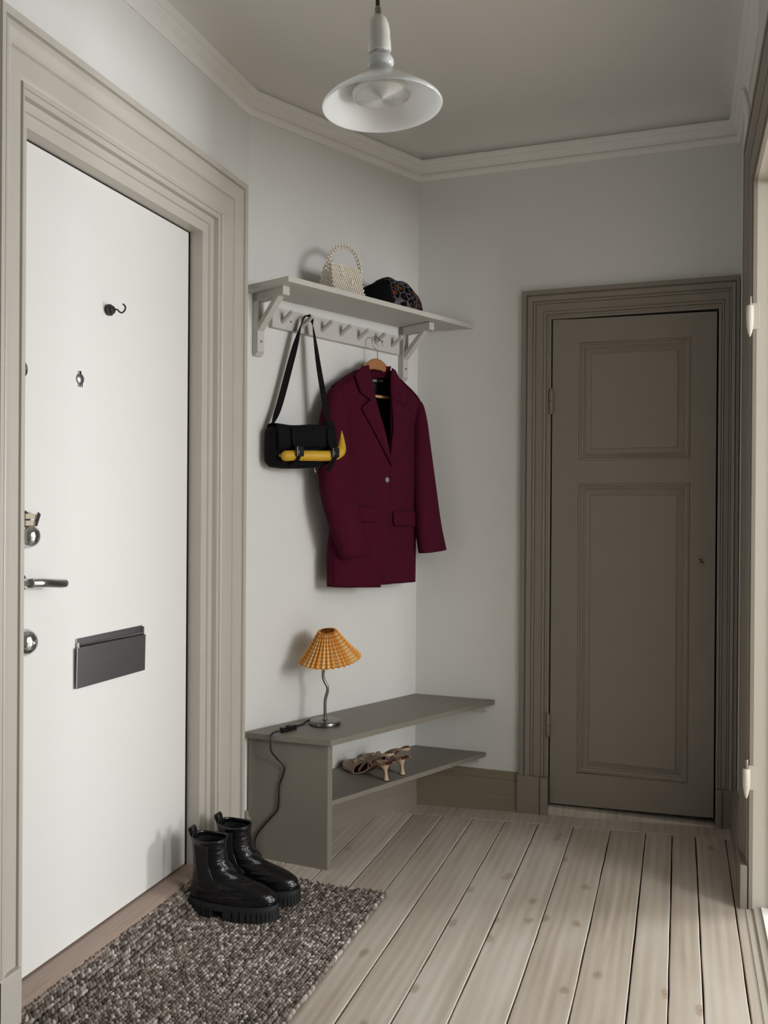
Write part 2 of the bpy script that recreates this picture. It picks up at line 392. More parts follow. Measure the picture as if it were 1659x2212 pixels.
struct('wall_right', join(box(XD, .36, DY1+.03, 3.40, -.05, HT), box(XD, .36, -1.0, DY0-.03, -.05, HT), box(XD, .36, DY0-.03, DY1+.03, DZ+.03, HT)),
       'wall', 'narrow grey wall beside the open doorway at right', 'wall')
struct('wall_front', box(-1.62, .36, -1.2, -1.0, -.05, HT), 'wall', 'grey hall wall behind the viewpoint', 'wall')
# ceiling with a cove
rings = []
for p, z in [(-.02, 2.600), (.012, 2.600), (.017, 2.618), (.028, 2.642), (.046, 2.663), (.070, 2.679), (.100, 2.688), (.135, 2.692), (.20, 2.693)]:
    rings.append([(q.x, q.y, z) for q in inset(ROOM, p)])
v, f = loft(rings, True, False); n = len(ROOM); f.append(tuple(range(len(v)-n, len(v))))
top = [(q.x, q.y, 2.80) for q in inset(ROOM, -.02)]; k = len(v); v += top; f.append(tuple(range(k, k+n)))
f += [(i, (i+1) % n, k+(i+1) % n, k+i) for i in range(n)]
struct('ceiling', (v, f), 'ceil', 'off-white plaster ceiling with a rounded cove', 'ceiling', 40)
# cornice moulding all round
prof = [(0, 2.540), (.006, 2.540), (.009, 2.545), (.018, 2.552), (.019, 2.560), (.012, 2.562), (.013, 2.567), (.030, 2.590), (.034, 2.592), (.034, 2.596), (.042, 2.603), (.043, 2.612), (.034, 2.614), (0, 2.614)]
rings = [[(q.x, q.y, z) for q in inset(ROOM, p)] for p, z in prof]
struct('trim_1', loft(rings, True, False, True), 'cornice', 'off-white plaster cornice moulding round the top of the walls', 'cornice', 25)

# ------------------------------------------------------------------ casings
def casing(prof, a, b, ztop, zbot, mapf, ka=1., kb=1.):
    """prof: (offset from opening edge, depth); a<b lateral edges"""
    st = []
    for o, d in prof: st.append([mapf(b+kb*o, d, zbot), mapf(b+kb*o, d, ztop+o), mapf(a-ka*o, d, ztop+o), mapf(a-ka*o, d, zbot)])
    rings = [[s[i] for s in st] for i in range(4)]
    return loft(rings, False, False)
PA = [(0, -.072), (0, -.028), (.030, -.027), (.032, -.021), (.054, -.021), (.055, -.005), (.069, -.005), (.070, .0), (.074, .003), (.079, .002), (.082, -.003),
      (.088, -.001), (.092, 0), (.138, .001), (.141, -.002), (.144, .004), (.156, .006), (.168, .012), (.178, .014), (.186, .013), (.189, .006), (.192, .006), (.194, .016), (.212, .016), (.214, .013), (.214, -.03)]
XA = -1.376
trA = struct('trim_2', casing(PA, 1.567, 2.323, 2.060, .0, lambda l, d, z: (XA+d, l, z), ka=.57), 'trimlit',
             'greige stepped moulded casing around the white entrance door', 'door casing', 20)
def child(parent, name, geo, m, smooth=0, label=None):
    o = mk(name, geo[0], geo[1], m, smooth); o.parent = parent
    if label: o['label'] = label
    return o
child(trA, 'plinth_block', box(-1.39, XA+.016, 1.435, 1.519, .0, .190, .003), 'trimlit')
child(trA, 'rebate', join(box(-1.475, -1.448, 2.318, 2.36, 0, 2.12), box(-1.475, -1.448, 1.53, 1.571, 0, 2.12), box(-1.475, -1.448, 1.53, 2.36, 2.056, 2.12)), 'gap')
# threshold of the entrance door
tp = [(-1.50, .094), (-1.425, .092), (-1.393, .088), (-1.386, .083), (-1.386, .078), (-1.383, .076), (-1.372, .073), (-1.370, .068), (-1.370, -.02), (-1.50, -.02)]
trT = struct('trim_3', loft([[(x, y, z) for x, z in tp] for y in np.linspace(1.50, 2.40, 12)]), 'thresh', 'worn reddish wooden threshold under the white entrance door', 'threshold', 30)

# ------------------------------------------------------------------ entrance door
d1 = Thing('door_1', 'white flat entrance door with steel letter flap and chrome locks', 'door', (-1.447, 2.31, .098), kind='structure')
XDo = -1.447
d1.add('door_leaf', box(XDo-.045, XDo, 1.56, 2.312, .098, 2.056, .002), 'door')
# letter flap
a = d1.add('letter_flap', slab([(XDo+.006, 1.790, .742), (XDo+.006, 2.083, .740), (XDo+.008, 2.083, .842), (XDo+.008, 1.790, .846)], [(XDo+.009, 1.790, .742), (XDo+.009, 2.083, .740), (XDo+.011, 2.083, .842), (XDo+.011, 1.790, .846)], .0012), 'steel', label='brushed steel letter flap')
d1.add('flap_plate', box(XDo, XDo+.003, 1.796, 2.078, .838, .868, .001), 'steel', a)
d1.add('flap_rod', tube([(XDo+.007, 1.800, .850), (XDo+.007, 2.074, .847)], .0035, 10, 1), 'chrome', a)
d1.add('flap_lug', box(XDo, XDo+.01, 1.797, 1.803, .832, .858, .001), 'chrome', a); d1.add('flap_lug', box(XDo, XDo+.01, 2.071, 2.077, .832, .866, .001), 'chrome', a)
def on_door(prof, y, z, n=32): return lathe(prof, n, (XDo, y, z), (1, 0, 0))
a = d1.add('thumb_turn', on_door([(.027, 0), (.028, .006), (.026, .014), (.022, .022), (.014, .028), (.004, .030)], 1.622, 1.133), 'chrome', smooth=40, label='polished round thumb turn')
d1.add('lock_cylinder', on_door([(.024, 0), (.024, .008), (.021, .012)], 1.600, 1.172), 'chrome', smooth=40)
for i, z in enumerate((1.180, 1.164)): d1.add('key_tag', slab([(XDo+.013, 1.600, z-.006), (XDo+.013, 1.632, z-.006), (XDo+.013, 1.632, z+.006), (XDo+.013, 1.600, z+.006)], [(XDo+.017, 1.600, z-.006), (XDo+.017, 1.632, z-.006), (XDo+.017, 1.632, z+.006), (XDo+.017, 1.600, z+.006)], .001), 'ricecork')
d1.add('key', slab([(XDo+.016, 1.626, 1.158), (XDo+.016, 1.634, 1.156), (XDo+.016, 1.646, 1.184), (XDo+.016, 1.638, 1.190), (XDo+.016, 1.632, 1.182)], [(XDo+.02, 1.626, 1.158), (XDo+.02, 1.634, 1.156), (XDo+.02, 1.646, 1.184), (XDo+.02, 1.638, 1.190), (XDo+.02, 1.632, 1.182)]), 'chrome')
d1.add('deadlock_knob', on_door([(.031, 0), (.032, .005), (.029, .013), (.024, .020), (.015, .026), (.005, .028), (.004, .031), (.001, .032)], 1.616, .885), 'chrome', smooth=40, label='polished round deadlock knob')
a = d1.add('handle_rosette', on_door([(.026, 0), (.026, .004), (.022, .009), (.012, .010), (.010, .035)], 1.592, 1.026), 'chrome', smooth=40)
d1.add('door_handle', tube([(XDo+.045, 1.590, 1.027), (XDo+.052, 1.615, 1.026), (XDo+.052, 1.655, 1.022), (XDo+.050, 1.685, 1.019), (XDo+.048, 1.700, 1.019)], lambda t: .011 if t < .85 else .011*math.sqrt(max(.08, 1-((t-.85)/.15)**2)), 14), 'chrome', a, smooth=60, label='polished lever door handle')
a = d1.add('peephole_cover', on_door([(.013, 0), (.0135, .003), (.011, .005)], 1.806, 1.528, 24), 'steel', smooth=40, label='small round steel peephole cover')
d1.add('cover_tab', join(box(XDo+.001, XDo+.004, 1.800, 1.808, 1.538, 1.548), box(XDo+.001, XDo+.004, 1.800, 1.804, 1.508, 1.520), box(XDo+.001, XDo+.004, 1.809, 1.813, 1.508, 1.519)), 'chrome', a)
d1.add('upper_lock_disc', on_door([(.022, 0), (.022, .004), (.018, .007)], 1.597, 1.522), 'chrome', smooth=40)
# magnet hook (sticks to the door)
hk = Thing('magnetic_hook', 'small black hook stuck on upper part of the white door', 'hook', (XDo, 1.917, 1.728))
hk.add('magnet', on_door([(.0145, 0), (.015, .002), (.015, .010), (.012, .012), (.010, .018), (.004, .022)], 1.917, 1.728, 24), 'blackmetal', smooth=35)
hk.add('hook_wire', tube([(XDo+.018, 1.917, 1.728), (XDo+.030, 1.917, 1.7275), (XDo+.036, 1.917, 1.722), (XDo+.044, 1.917, 1.718), (XDo+.052, 1.917, 1.722), (XDo+.056, 1.917, 1.730), (XDo+.053, 1.917, 1.737), (XDo+.048, 1.917, 1.741)], .0022, 8), 'blackmetal', smooth=60)

# ------------------------------------------------------------------ back door
YC = 3.357
PC = [(0, -.05), (0, .006), (.008, .008), (.010, .012), (.014, .014), (.017, .011), (.020, .016), (.026, .018), (.029, .014), (.031, .016), (.056, .017), (.058, .014), (.061, .018), (.066, .02), (.068, .017), (.071, .022), (.088, .026), (.090, .021), (.093, .021), (.094, .029), (.110, .029), (.112, .027), (.112, -.02)]
trC = struct('trim_4', casing(PC, -.478, .128, 1.944, .03, lambda l, d, z: (l, YC-d, z), kb=.62), 'trim', 'greige moulded casing around the panelled back door', 'door casing', 18)
pb = box(-.596, -.508, YC-.034, YC+.01, .02, .171, .002)
child(trC, 'plinth_block', join(pb, box(-.506, -.476, YC-.040, YC+.01, .02, .171, .004)), 'trim')
child(trC, 'plinth_block', join(box(.128, .150, YC-.040, YC+.01, .03, .196, .004), box(.150, .199, YC-.034, YC+.01, .03, .196, .002)), 'trim')
child(trC, 'door_sill', box(-.478, .128, YC-.028, YC+.15, -.02, .060, .003), 'floor')
child(trC, 'rebate', join(box(-.52, -.473, YC-.002, YC+.19, .02, 2.0), box(.1285, .165, YC-.002, YC+.19, .02, 2.0), box(-.52, .165, YC-.002, YC+.19, 1.945, 2.0)), 'gap')
struct('light_block_back', join(box(-.60, .25, YC+.19, YC+.24, -.02, 2.05), box(-.60, -.52, YC+.15, YC+.24, -.02, 2.05), box(.165, .25, YC+.15, YC+.24, -.02, 2.05), box(-.60, .25, YC+.15, YC+.24, 2.0, 2.05)), 'gap', 'unseen black box added behind the greige back door against light leaks', 'wall')  # unseen black box, added to stop light leaking round the back door
struct('light_block_entrance', box(-1.70, -1.62, 1.35, 2.50, -.05, 2.30), 'gap', 'unseen black slab added behind the white entrance door against light leaks', 'wall')  # added out of sight, keeps outside light from the entrance door gaps
d2 = Thing('door_2', 'shaded greige two-panel wooden door in back wall', 'door', (-.47, YC, .064), kind='structure')
yf = YC-.006; yb = YC+.036
def bar(x0, x1, z0, z1): return box(x0, x1, yf, yb, z0, z1)
x0, x1 = -.472, .1215
leaf = join(slab([(x0, yf, .068), (-.371, yf, .070), (-.371, yf, 1.9385), (x0, yf, 1.9415)], [(x0, yb, .068), (-.371, yb, .070), (-.371, yb, 1.9385), (x0, yb, 1.9415)]),
            slab([(.033, yf, .080), (x1, yf, .084), (x1, yf, 1.9335), (.033, yf, 1.935)], [(.033, yb, .080), (x1, yb, .084), (x1, yb, 1.9335), (.033, yb, 1.935)]),
            slab([(-.371, yf, .070), (.033, yf, .080), (.033, yf, .200), (-.371, yf, .196)], [(-.371, yb, .070), (.033, yb, .080), (.033, yb, .200), (-.371, yb, .196)]),
            bar(-.371, .033, 1.308, 1.395),
            slab([(-.371, yf, 1.847), (.033, yf, 1.845), (.033, yf, 1.935), (-.371, yf, 1.9385)], [(-.371, yb, 1.847), (.033, yb, 1.845), (.033, yb, 1.935), (-.371, yb, 1.9385)]))
d2.add('door_leaf', leaf, 'trim')
def panel(x0, x1, z0, z1):
    steps = [(0, .0), (.004, -.004), (.008, -.005), (.012, .001), (.017, .003), (.020, .009), (.024, .0095), (.0255, .0125), (.0445, .0085), (.046, .0035)]
    rings = [[(x0+i, yf+d, z0+i), (x1-i, yf+d, z0+i), (x1-i, yf+d, z1-i), (x0+i, yf+d, z1-i)] for i, d in steps]
    v, f = loft(rings, True, False); f.append(tuple(range(len(v)-4, len(v)))); return v, f
d2.add('door_panel', panel(-.371, .033, 1.395, 1.846), 'trim'); d2.add('door_panel', panel(-.371, .033, .198, 1.308), 'trim')
def hinge(x, y, z0, z1, r): 
    m = (z0+z1)/2
    return join(lathe([(.001, z0-.004), (r*.7, z0), (r, z0+.008), (r, m-.0008), (r*.8, m-.0006)], 14, (x, y, 0)), lathe([(r*.8, m+.0006), (r, m+.0008), (r, z1-.008), (r*.7, z1), (.001, z1+.005)], 14, (x, y, 0)))
d2.add('hinge', hinge(-.4755, yf-.009, 1.579, 1.672, .0075), 'trim', smooth=40); d2.add('hinge', hinge(-.4785, yf-.009, .327, .417, .0075), 'trim', smooth=40)
kh = d2.add('keyhole_plate', box(.060, .082, yf-.002, yf, 1.004, 1.040, .001), 'trim')
d2.add('keyhole', join(lathe([(.0038, 0), (.0038, .001)], 12, (.072, yf-.002, 1.026), (0, -1, 0)), box(.0705, .0735, yf-.003, yf-.001, 1.012, 1.026)), 'blackmetal', kh)
d2.add('key', tube([(.066, yf-.006, 1.030), (.074, yf-.014, 1.022), (.083, yf-.016, 1.014)], .0016, 8), 'blackmetal', kh, smooth=60)

# ------------------------------------------------------------------ baseboards
PB = [(.0, .166), (.006, .165), (.010, .160), (.010, .150), (.014, .146), (.018, .140), (.016, .134), (.020, .128), (.020, .070), (.023, .066), (.024, .03), (.024, -.01), (0, -.01)]
g = loft([[BF.p((x, -d, z+.005)) for d, z in PB] for x in (-.842, -.0)])
struct('baseboard_back_left', g, 'trim', 'moulded greige baseboard under the bench on slanting wall', 'baseboard', 20)
g = loft([[(x, YC-d, z+.006) for d, z in PB] for x in (-1.03, -.595)])
struct('baseboard_back', g, 'trimolive', 'olive greige moulded baseboard left of the back door', 'baseboard', 20)
g = loft([[(XD-d, y, z+.045) for d, z in PB] for y in (2.86, 3.33)])
struct('baseboard_right', g, 'trim', 'narrow greige baseboard beside the back door in shadow', 'baseboard', 20)

# ------------------------------------------------------------------ doorway at right and the room beyond
PD = [(o, d*.9) for o, d in PA if o >= .054]
PD = [(o-.055, d) for o, d in PD]
trD = struct('trim_5', casing([(0, -.014), (0, -.005)]+PD[1:], DY0, DY1, DZ, .05, lambda l, d, z: (XD-.012-d, l, z)), 'trim', 'greige moulded casing of the open doorway at right edge', 'door casing', 20)
child(trD, 'jamb_lining', join(box(XD+.0022, .372, DY1, DY1+.03, .03, DZ+.03, .0005), box(XD+.0022, .372, DY0-.03, DY0, .03, DZ+.03), box(XD+.0022, .372, DY0, DY1, DZ, DZ+.03)), 'jamb')
child(trD, 'door_stop', join(box(.255, .29, DY1-.013, DY1, .07, DZ), box(.255, .29, DY0, DY1, DZ-.013, DZ)), 'jamb')
child(trD, 'plinth_block', box(XD-.030, XD-.0105, DY1+.002, DY1+.165, .04, .185, .002), 'trim')
for z0, z1 in ((1.715, 1.80), (.395, .475)):
    h = child(trD, 'hinge', lathe([(.002, z0-.012), (.006, z0), (.0095, z0+.02), (.0105, z0+.05), (.010, z1-.01), (.0085, z1-.008)], 14, (XD-.016, DY1-.010, 0)), 'hingepaint', 60, 'pale paint-clogged hinge knuckle')
    child(h, 'hinge_leaf', box(XD-.012, XD+.010, DY1-.002, DY1, z0+.01, z1, .001), 'jamb')
    child(h, 'hinge_pin', lathe([(.0055, z1-.01), (.0055, z1+.016), (.004, z1+.019), (.002, z1+.020)], 12, (XD-.016, DY1-.010, 0)), 'brass', 40)
tp = [(.183, .045), (.183, .058), (.186, .061), (.197, .062), (.200, .058), (.203, .058), (.206, .066), (.216, .067), (.222, .066), (.225, .070), (.372, .072), (.372, .02)]
struct('trim_6', loft([[(x, y, z) for x, z in tp] for y in (DY0-.02, DY1)]), 'jamb', 'grooved wooden sill of the doorway at right', 'sill', 20)
child(bpy.data.objects['trim_6'], 'sill_board', box(.2255, .373, DY0-.02, DY1-.001, .06, .0735, .001), 'cornice')
struct('floor_room', box(.30, 3.7, -1.4, 5.4, -.05, .071), 'floor', 'bright boards of the room beyond the doorway', 'floor')
struct('ceiling_room', box(.36, 3.7, -1.4, 5.4, 2.68, 2.76), 'white_wall', 'white ceiling of the room beyond the doorway', 'ceiling')
def win_wall(x0, x1, wins):
    gs = []; y = -1.4
    for a, b, c, d in wins: gs += [box(x0, x1, y, a, 0, 2.68), box(x0, x1, a, b, 0, c), box(x0, x1, a, b, d, 2.68)]; y = b
    return join(*gs, box(x0, x1, y, 5.4, 0, 2.68))
WINS = [(-.10, 1.20, 1.18, 2.42), (3.13, 4.19, .76, 1.72)]
struct('wall_room_right', win_wall(3.52, 3.72, WINS), 'white_wall', 'white outer wall of the next room with two windows', 'wall')
struct('wall_room_left', join(box(.36, .38, -1.4, DY0-.03, 0, 2.68), box(.36, .38, DY1+.03, 5.4, 0, 2.68), box(.36, .38, DY0-.03, DY1+.03, DZ+.03, 2.68)), 'white_wall', 'white wall of the next room beside the doorway', 'wall')
struct('wall_room_back', box(.36, 3.72, 5.4, 5.5, 0, 2.68), 'white_wall', 'white end wall of the next room', 'wall')
struct('wall_room_front', box(.36, 3.72, -1.5, -1.4, 0, 2.68), 'white_wall', 'white near wall of the next room', 'wall')
for i, (a, b, c, d) in enumerate(WINS):
    fr = join(box(3.53, 3.60, a, a+.05, c, d), box(3.53, 3.60, b-.05, b, c, d), box(3.53, 3.60, a, b, c, c+.05), box(3.53, 3.60, a, b, d-.05, d), box(3.545, 3.585, (a+b)/2-.03, (a+b)/2+.03, c, d))
    struct('window_%d' % (i+1), fr, 'white_wall', ('white window frame of next room nearer the viewpoint', 'white window frame at far end of next room')[i], 'window')
# conduit and box high on the right wall
cd = meta(mk('cable_conduit', *tube([(.188, 2.86, 2.19), (.188, 2.86, 2.40), (.184, 2.86, 2.46), (.170, 2.84, 2.50)], .010, 10, 4), 'wall', 60), 'thin painted cable conduit high beside the right doorway casing', 'conduit')
bx = Thing('wall_box', 'pale grey box high on right wall in the corner of view', 'wall box', (.19, 1.9, 2.34))
bx.add('box_body', box(.184, .20, 1.62, 2.355, 2.313, 2.535, .003), 'plasticwhite'); bx.add('box_lid', box(.178, .184, 1.615, 2.36, 2.311, 2.537, .002), 'plasticwhite')

# ------------------------------------------------------------------ wall shelf
sh = Thing('wall_shelf', 'long pale grey wooden shelf on two brackets', 'shelf', (-.43, 0, 1.94), BF)
def C3(x, o, z): return (x, -o, z)
def shp(z): return [C3(-.862, .002, z+.006), C3(-.838, .222, z+.004), C3(.104, .207, z-.004), C3(.0, .002, z-.003)]
sh.add('shelf_board', slab(shp(1.932), shp(1.950), .0012), 'shelf')
for x, z in ((-.806, 1.937), (-.100, 1.928)):
    w = .014
    a = sh.add('bracket', join(box(x-w, x+w, -.030, -.001, z-.200, z, .002), box(x-w, x+w, -.170, -.001, z-.030, z, .002)), 'shelf')
    q = [(-.024, z-.135), (-.024, z-.105), (-.118, z-.028), (-.145, z-.028)]
    sh.add('brace', slab([(x-w+.002, y, zz) for y, zz in q], [(x+w-.002, y, zz) for y, zz in q], .0015), 'shelf', a)
    sh.add('screw', lathe([(.0045, 0), (.0045, .0012), (.002, .0014)], 12, (x, -.030, z-.165), (0, -1, 0)), 'steel', a)
    sh.add('bracket_foot', slab([(x-w, -.030, z-.200), (x-w, -.001, z-.200), (x-w, -.001, z-.213), (x-w, -.016, z-.213)], [(x+w, -.030, z-.200), (x+w, -.001, z-.200), (x+w, -.001, z-.213), (x+w, -.016, z-.213)]), 'shelf', a)
rk = Thing('peg_rail', 'pale grey coat rail with seven angled pegs under the shelf', 'coat rail', (-.43, 0, 1.82), BF)
rk.add('rail_board', slab([C3(-.752, .0005, 1.832), C3(-.752, .022, 1.832), C3(-.128, .022, 1.817), C3(-.128, .0005, 1.817)], [C3(-.752, .0005, 1.903), C3(-.752, .022, 1.903), C3(-.128, .022, 1.889), C3(-.128, .0005, 1.889)], .002), 'shelf')
PEG = [-.709, -.619, -.5275, -.438, -.349, -.260, -.171]
for i, x in enumerate(PEG):
    zb = 1.861-i*.0017
    rk.add('peg', tube([C3(x, .020, zb-.006), C3(x, .078, zb+.022)], .0072, 14, 1), 'shelf', smooth=40)
for x, z in ((-.672, 1.862), (-.223, 1.856)): rk.add('screw', lathe([(.0035, 0), (.0035, .001)], 12, C3(x, .022, z), (0, -1, 0)), 'steel')

# ------------------------------------------------------------------ bench
be = Thing('bench', 'low greige two-tier bench built along the slanting wall', 'bench', (-1.2, 2.95, .005))
def bp(z, k=0): return [(-1.394+k, 2.584, z), (-1.074-k, 2.588, z+.0005), (-.690-k, 3.354, z+.006), (-1.0205+k*.5, 3.354, z+.006)]
be.add('seat_board', slab(bp(.426), bp(.4445), .0012), 'bench')
be.add('lower_shelf', slab([(-1.378, 2.632, .214), (-1.092, 2.632, .214), (-.724, 3.354, .222), (-1.0205, 3.354, .222)], [(-1.378, 2.632, .231), (-1.092, 2.632, .231), (-.724, 3.354, .239), (-1.0205, 3.354, .239)], .0012), 'bench')
sp_ = lambda z: [(-1.388, 2.612, z), (-1.094, 2.612, z), (-1.086, 2.632, z), (-1.380, 2.632, z)]
be.add('side_panel', slab(sp_(.006), sp_(.4258), .001), 'bench')
be.add('support_cleat', box(-.97, -.722, 3.332, 3.3565, .402, .4295, .001), 'shelf'); be.add('support_cleat', box(-.97, -.752, 3.332, 3.3565, .199, .2235, .001), 'shelf')

# ------------------------------------------------------------------ rug
ru = Thing('jute_rug', 'grey-brown woven jute doormat in front of the white door', 'rug', (-1.11, 1.9, .012))
RX0, RX1, RY0, RY1 = -1.392, -.842, 1.20, 2.492
def zr(x):      # underside of the rug; its door edge rides up on the sill
    t = min(1, max(0, (-1.285-x)/.105)); t = t*t*(3-2*t)
    return zf(x)+.001+t*.046
def rugbase():
    rows = []
    for y in np.linspace(RY0, RY1, 30): rows.append([(x, y, zr(x)+.006) for x in np.linspace(RX0+.004, RX1-.004, 40)])
    return grid(rows)
ru.add('rug_backing', rugbase(), mat('jute_backing', (.05, .04, .032), .95), smooth=180, solid=.005)
def knots():
    # unit ellipsoid 6x4
    U = [(0, 0, -1)]; nf = []
    for i in (1, 2, 3):
        ph = -math.pi/2+math.pi*i/4
        for j in range(6): U.append((math.cos(ph)*math.cos(j*math.pi/3), math.cos(ph)*math.sin(j*math.pi/3), math.sin(ph)))
    U.append((0, 0, 1)); U = np.array(U)
    for j in range(6):
        k = (j+1) % 6; nf.append((0, 1+k, 1+j))
        for r in (0, 1): nf.append((1+r*6+j, 1+r*6+k, 7+r*6+k, 7+r*6+j))
        nf.append((13+j, 13+k, 19))
    V, Fc, Cc = [], [], []
    px, py = .0097, .0106
    nx, ny = int((RX1-RX0)/px), int((RY1-RY0)/py)
    pal = np.array([(.10, .078, .063), (.165, .135, .113), (.26, .225, .197), (.42, .385, .355), (.06, .045, .035), (.20, .172, .155)])
    for i in range(nx+1):
        wob = rng.uniform(0, 6); rowc = rng.uniform(.85, 1.15)
        for j in range(ny+1):
            x = RX0+i*px+.0012*math.sin(j*.33+wob)+rng.normal(0, .0007); y = RY0+j*py+(i % 2)*py*.5+rng.normal(0, .0008)
            e = i in (0, nx) or j in (0, ny)
            s = np.array([.0058*rng.uniform(.85, 1.2), .0080*rng.uniform(.85, 1.15), .0062*rng.uniform(.75, 1.3)])*(1.12 if e else 1)
            a = (.55 if i % 2 else -.55)+rng.normal(0, .2); ca, sa = math.cos(a), math.sin(a)
            tl = rng.normal(.25, .15)
            P = U*s; P = np.stack([P[:, 0]*ca-P[:, 1]*sa, P[:, 0]*sa+P[:, 1]*ca, P[:, 2]+P[:, 1]*tl], 1)
            n = len(V)*20; V.append(P+(x, y, zr(x)+.0095))
            Fc += [tuple(q+n for q in f) for f in nf]
            c = pal[rng.choice(6, p=[.20, .25, .22, .13, .08, .12])]*1.3*rowc*rng.uniform(.8, 1.2); Cc.append(c)
    return V, Fc, Cc
V, Fc, Cc = knots(); V = np.concatenate(V)
me = bpy.data.meshes.new('rug_knots'); me.from_pydata((V-np.array(ru.base)).tolist(), [], Fc)
ca = me.color_attributes.new('Col', 'FLOAT_COLOR', 'POINT')
arr = np.ones((len(V), 4), np.float32); arr[:, :3] = np.repeat(np.array(Cc), 20, 0); ca.data.foreach_set('color', arr.ravel())
for p in me.polygons: p.use_smooth = True
me.materials.append(M['jute']); o = bpy.data.objects.new('rug_knots', me); COL.objects.link(o); o.parent = ru.o; o['kind'] = 'stuff'

# ------------------------------------------------------------------ boots
BT = [(.040, .006, .274, .0475), (.055, .003, .278, .0485), (.068, .003, .276, .0475), (.079, .004, .267, .0455), (.089, .006, .248, .0440), (.099, .008, .222, .0430), (.110, .010, .187, .0420), (.122, .011, .156, .0415),
      (.140, .012, .138, .0405), (.160, .013, .122, .0405), (.185, .013, .115, .0415), (.215, .011, .113, .0430), (.252, .008, .116, .0440)]
def boot_pt(th, z, out=0.):
    h, t, w = interp(BT, z); c = (h+t)/2; a = (t-h)/2; w0 = w
    cx, sy = math.cos(th), math.sin(th)
    x = c+a*math.copysign(abs(cx)**(.92 if cx < 0 or z > .11 else .78), cx)
    # waist of the foot narrows, toe is broad and round
    u = (x-.0)/.277; low = max(0, min(1, (.10-z)/.06))
    wm = 1+low*(.06*math.cos((u-.72)*6.5)-.08)
    y = w0*wm*math.copysign(abs(sy)**(.86 if z < .1 else .95), sy)
    # creases at the ankle
    cr = .0040*math.exp(-((z-.140)/.032)**2)*max(0, cx)*(math.sin(z*210+3*sy)+.5*math.sin(z*420+6*sy))
    d = Vector((cx*.8, sy, 0)).normalized()
    return Vector((x+cr+d.x*out, y+d.y*out, z+out*.0))
def boot(label, base, rot):   # built at full length, then set to the size seen
    KX, KZ = .955, .875
    t = Thing('chelsea_boot', label, 'boot', base, rotz=rot, group='black boots on the jute rug')
    n = 56; zs = [.040+.212*(i/34)**1. for i in range(35)]
    rings = []
    for z in zs:
        r = []
        for j in range(n):
            th = 2*math.pi*j/n; p = boot_pt(th, z)
            if z > .20:      # top line: dips at the sides over the elastic
                k = (z-.20)/.052; p.z -= k*(.007*abs(math.sin(th))**4+.006*max(0, math.cos(th)))
            r.append(p)
        rings.append(r)
    up = t.add('upper', loft(rings, True, False), 'bootleather', smooth=180, solid=.0035)
    inner = loft([[boot_pt(2*math.pi*j/n, z, -.006) for j in range(n)] for z in (.06, .12, .18, .232)], True, False)
    t.add('lining', inner, 'elastic', up, smooth=180)
    # elastic side panels
    for sgn in (1, -1):
        rows = []
        for i in range(15):
            z = .088+.146*i/14; hw = .30+.14*(i/14); c = math.pi/2+.26-.05*(i/14)
            if i < 3: hw *= (.55, .82, .95)[i]
            row = []
            for j in range(11):
                th = c+hw*(2*j/10-1); p = boot_pt(sgn*th, z, .0016)
                if z > .20: p.z -= (z-.20)/.052*.007*abs(math.sin(th))**4
                row.append(p)
            rows.append(row)
        t.add('elastic_panel', grid(rows), 'elastic', smooth=180, solid=.0012)
        edge = [r[0] for r in rows[::-1]]+[p for p in rows[0][1:-1:3]]+[r[-1] for r in rows]
        t.add('panel_seam', tube(edge, .0011, 6, 2), 'leather', smooth=180)
    # heel counter seam and toe seam
    for sgn in (1, -1):
        t.add('heel_seam', tube([boot_pt(sgn*th, z, .0012) for th, z in ((3.05, .132), (2.75, .122), (2.5, .100), (2.38, .075), (2.36, .046))], .0012, 6, 4), 'leather', smooth=180)
    t.add('toe_seam', tube([boot_pt(th, z, .0008) for th, z in ((-1.6, .052), (-1.1, .064), (-.7, .073), (-.3, .080), (0, .082), (.3, .080), (.7, .073), (1.1, .064), (1.6, .052))], .0013, 6, 5), 'leather', smooth=180)
    # pull tab loop at the back
    t.add('pull_tab', ribbon([((.012, 0, .222), (0, 1, 0)), ((.004, 0, .245), (0, 1, 0)), ((-.004, 0, .264), (0, 1, 0)), ((.003, 0, .275), (0, 1, 0)), ((.012, 0, .268), (0, 1, 0)), ((.0165, 0, .240), (0, 1, 0))], .022, .0022), 'leather', smooth=40)
    # chunky sole: midsole band plus lugs
    def ol(o, z, k=64): return [boot_pt(2*math.pi*j/k, .050, o)-Vector((0, 0, .050-z)) for j in range(k)]
    so = t.add('sole', loft([ol(.001, .046), ol(.0065, .0455), ol(.0075, .040), ol(.007, .026), ol(.004, .026), ol(-.012, .022)], True, True), 'rubber', smooth=30)
    lug = []
    k = 46
    for j in range(k):
        t0, t1 = 2*math.pi*(j+.10)/k, 2*math.pi*(j+.90)/k
        a, b = boot_pt(t0, .05, .0085), boot_pt(t1, .05, .0085); m = (a.x+b.x)/2
        if .080 < m < .124: continue
        ai, bi = boot_pt(t0, .05, -.012), boot_pt(t1, .05, -.012)
        q = [(p.x, p.y) for p in (a, b, bi, ai)]
        lug.append(slab([(x, y, 0) for x, y in q], [(x, y, .036) for x, y in q]))
    core = []
    for xa, xb in ((.004, .080), (.124, .272)):
        ring = [boot_pt(2*math.pi*j/64, .05, .003) for j in range(64)]
        ring = [(min(max(p.x, xa), xb), p.y) for p in ring]
        core.append(slab([(x, y, .002) for x, y in ring], [(x, y, .028) for x, y in ring]))
    t.add('lugs', join(*lug, *core), 'rubber', so)
    t.add('welt', tube([p+Vector((0, 0, .0)) for p in ol(.0045, .0475, 48)+[ol(.0045, .0475, 48)[0]]], .0016, 6, 1), 'rubber', so, smooth=60)
    t.o.scale = (KX, .96, KZ)
    return t
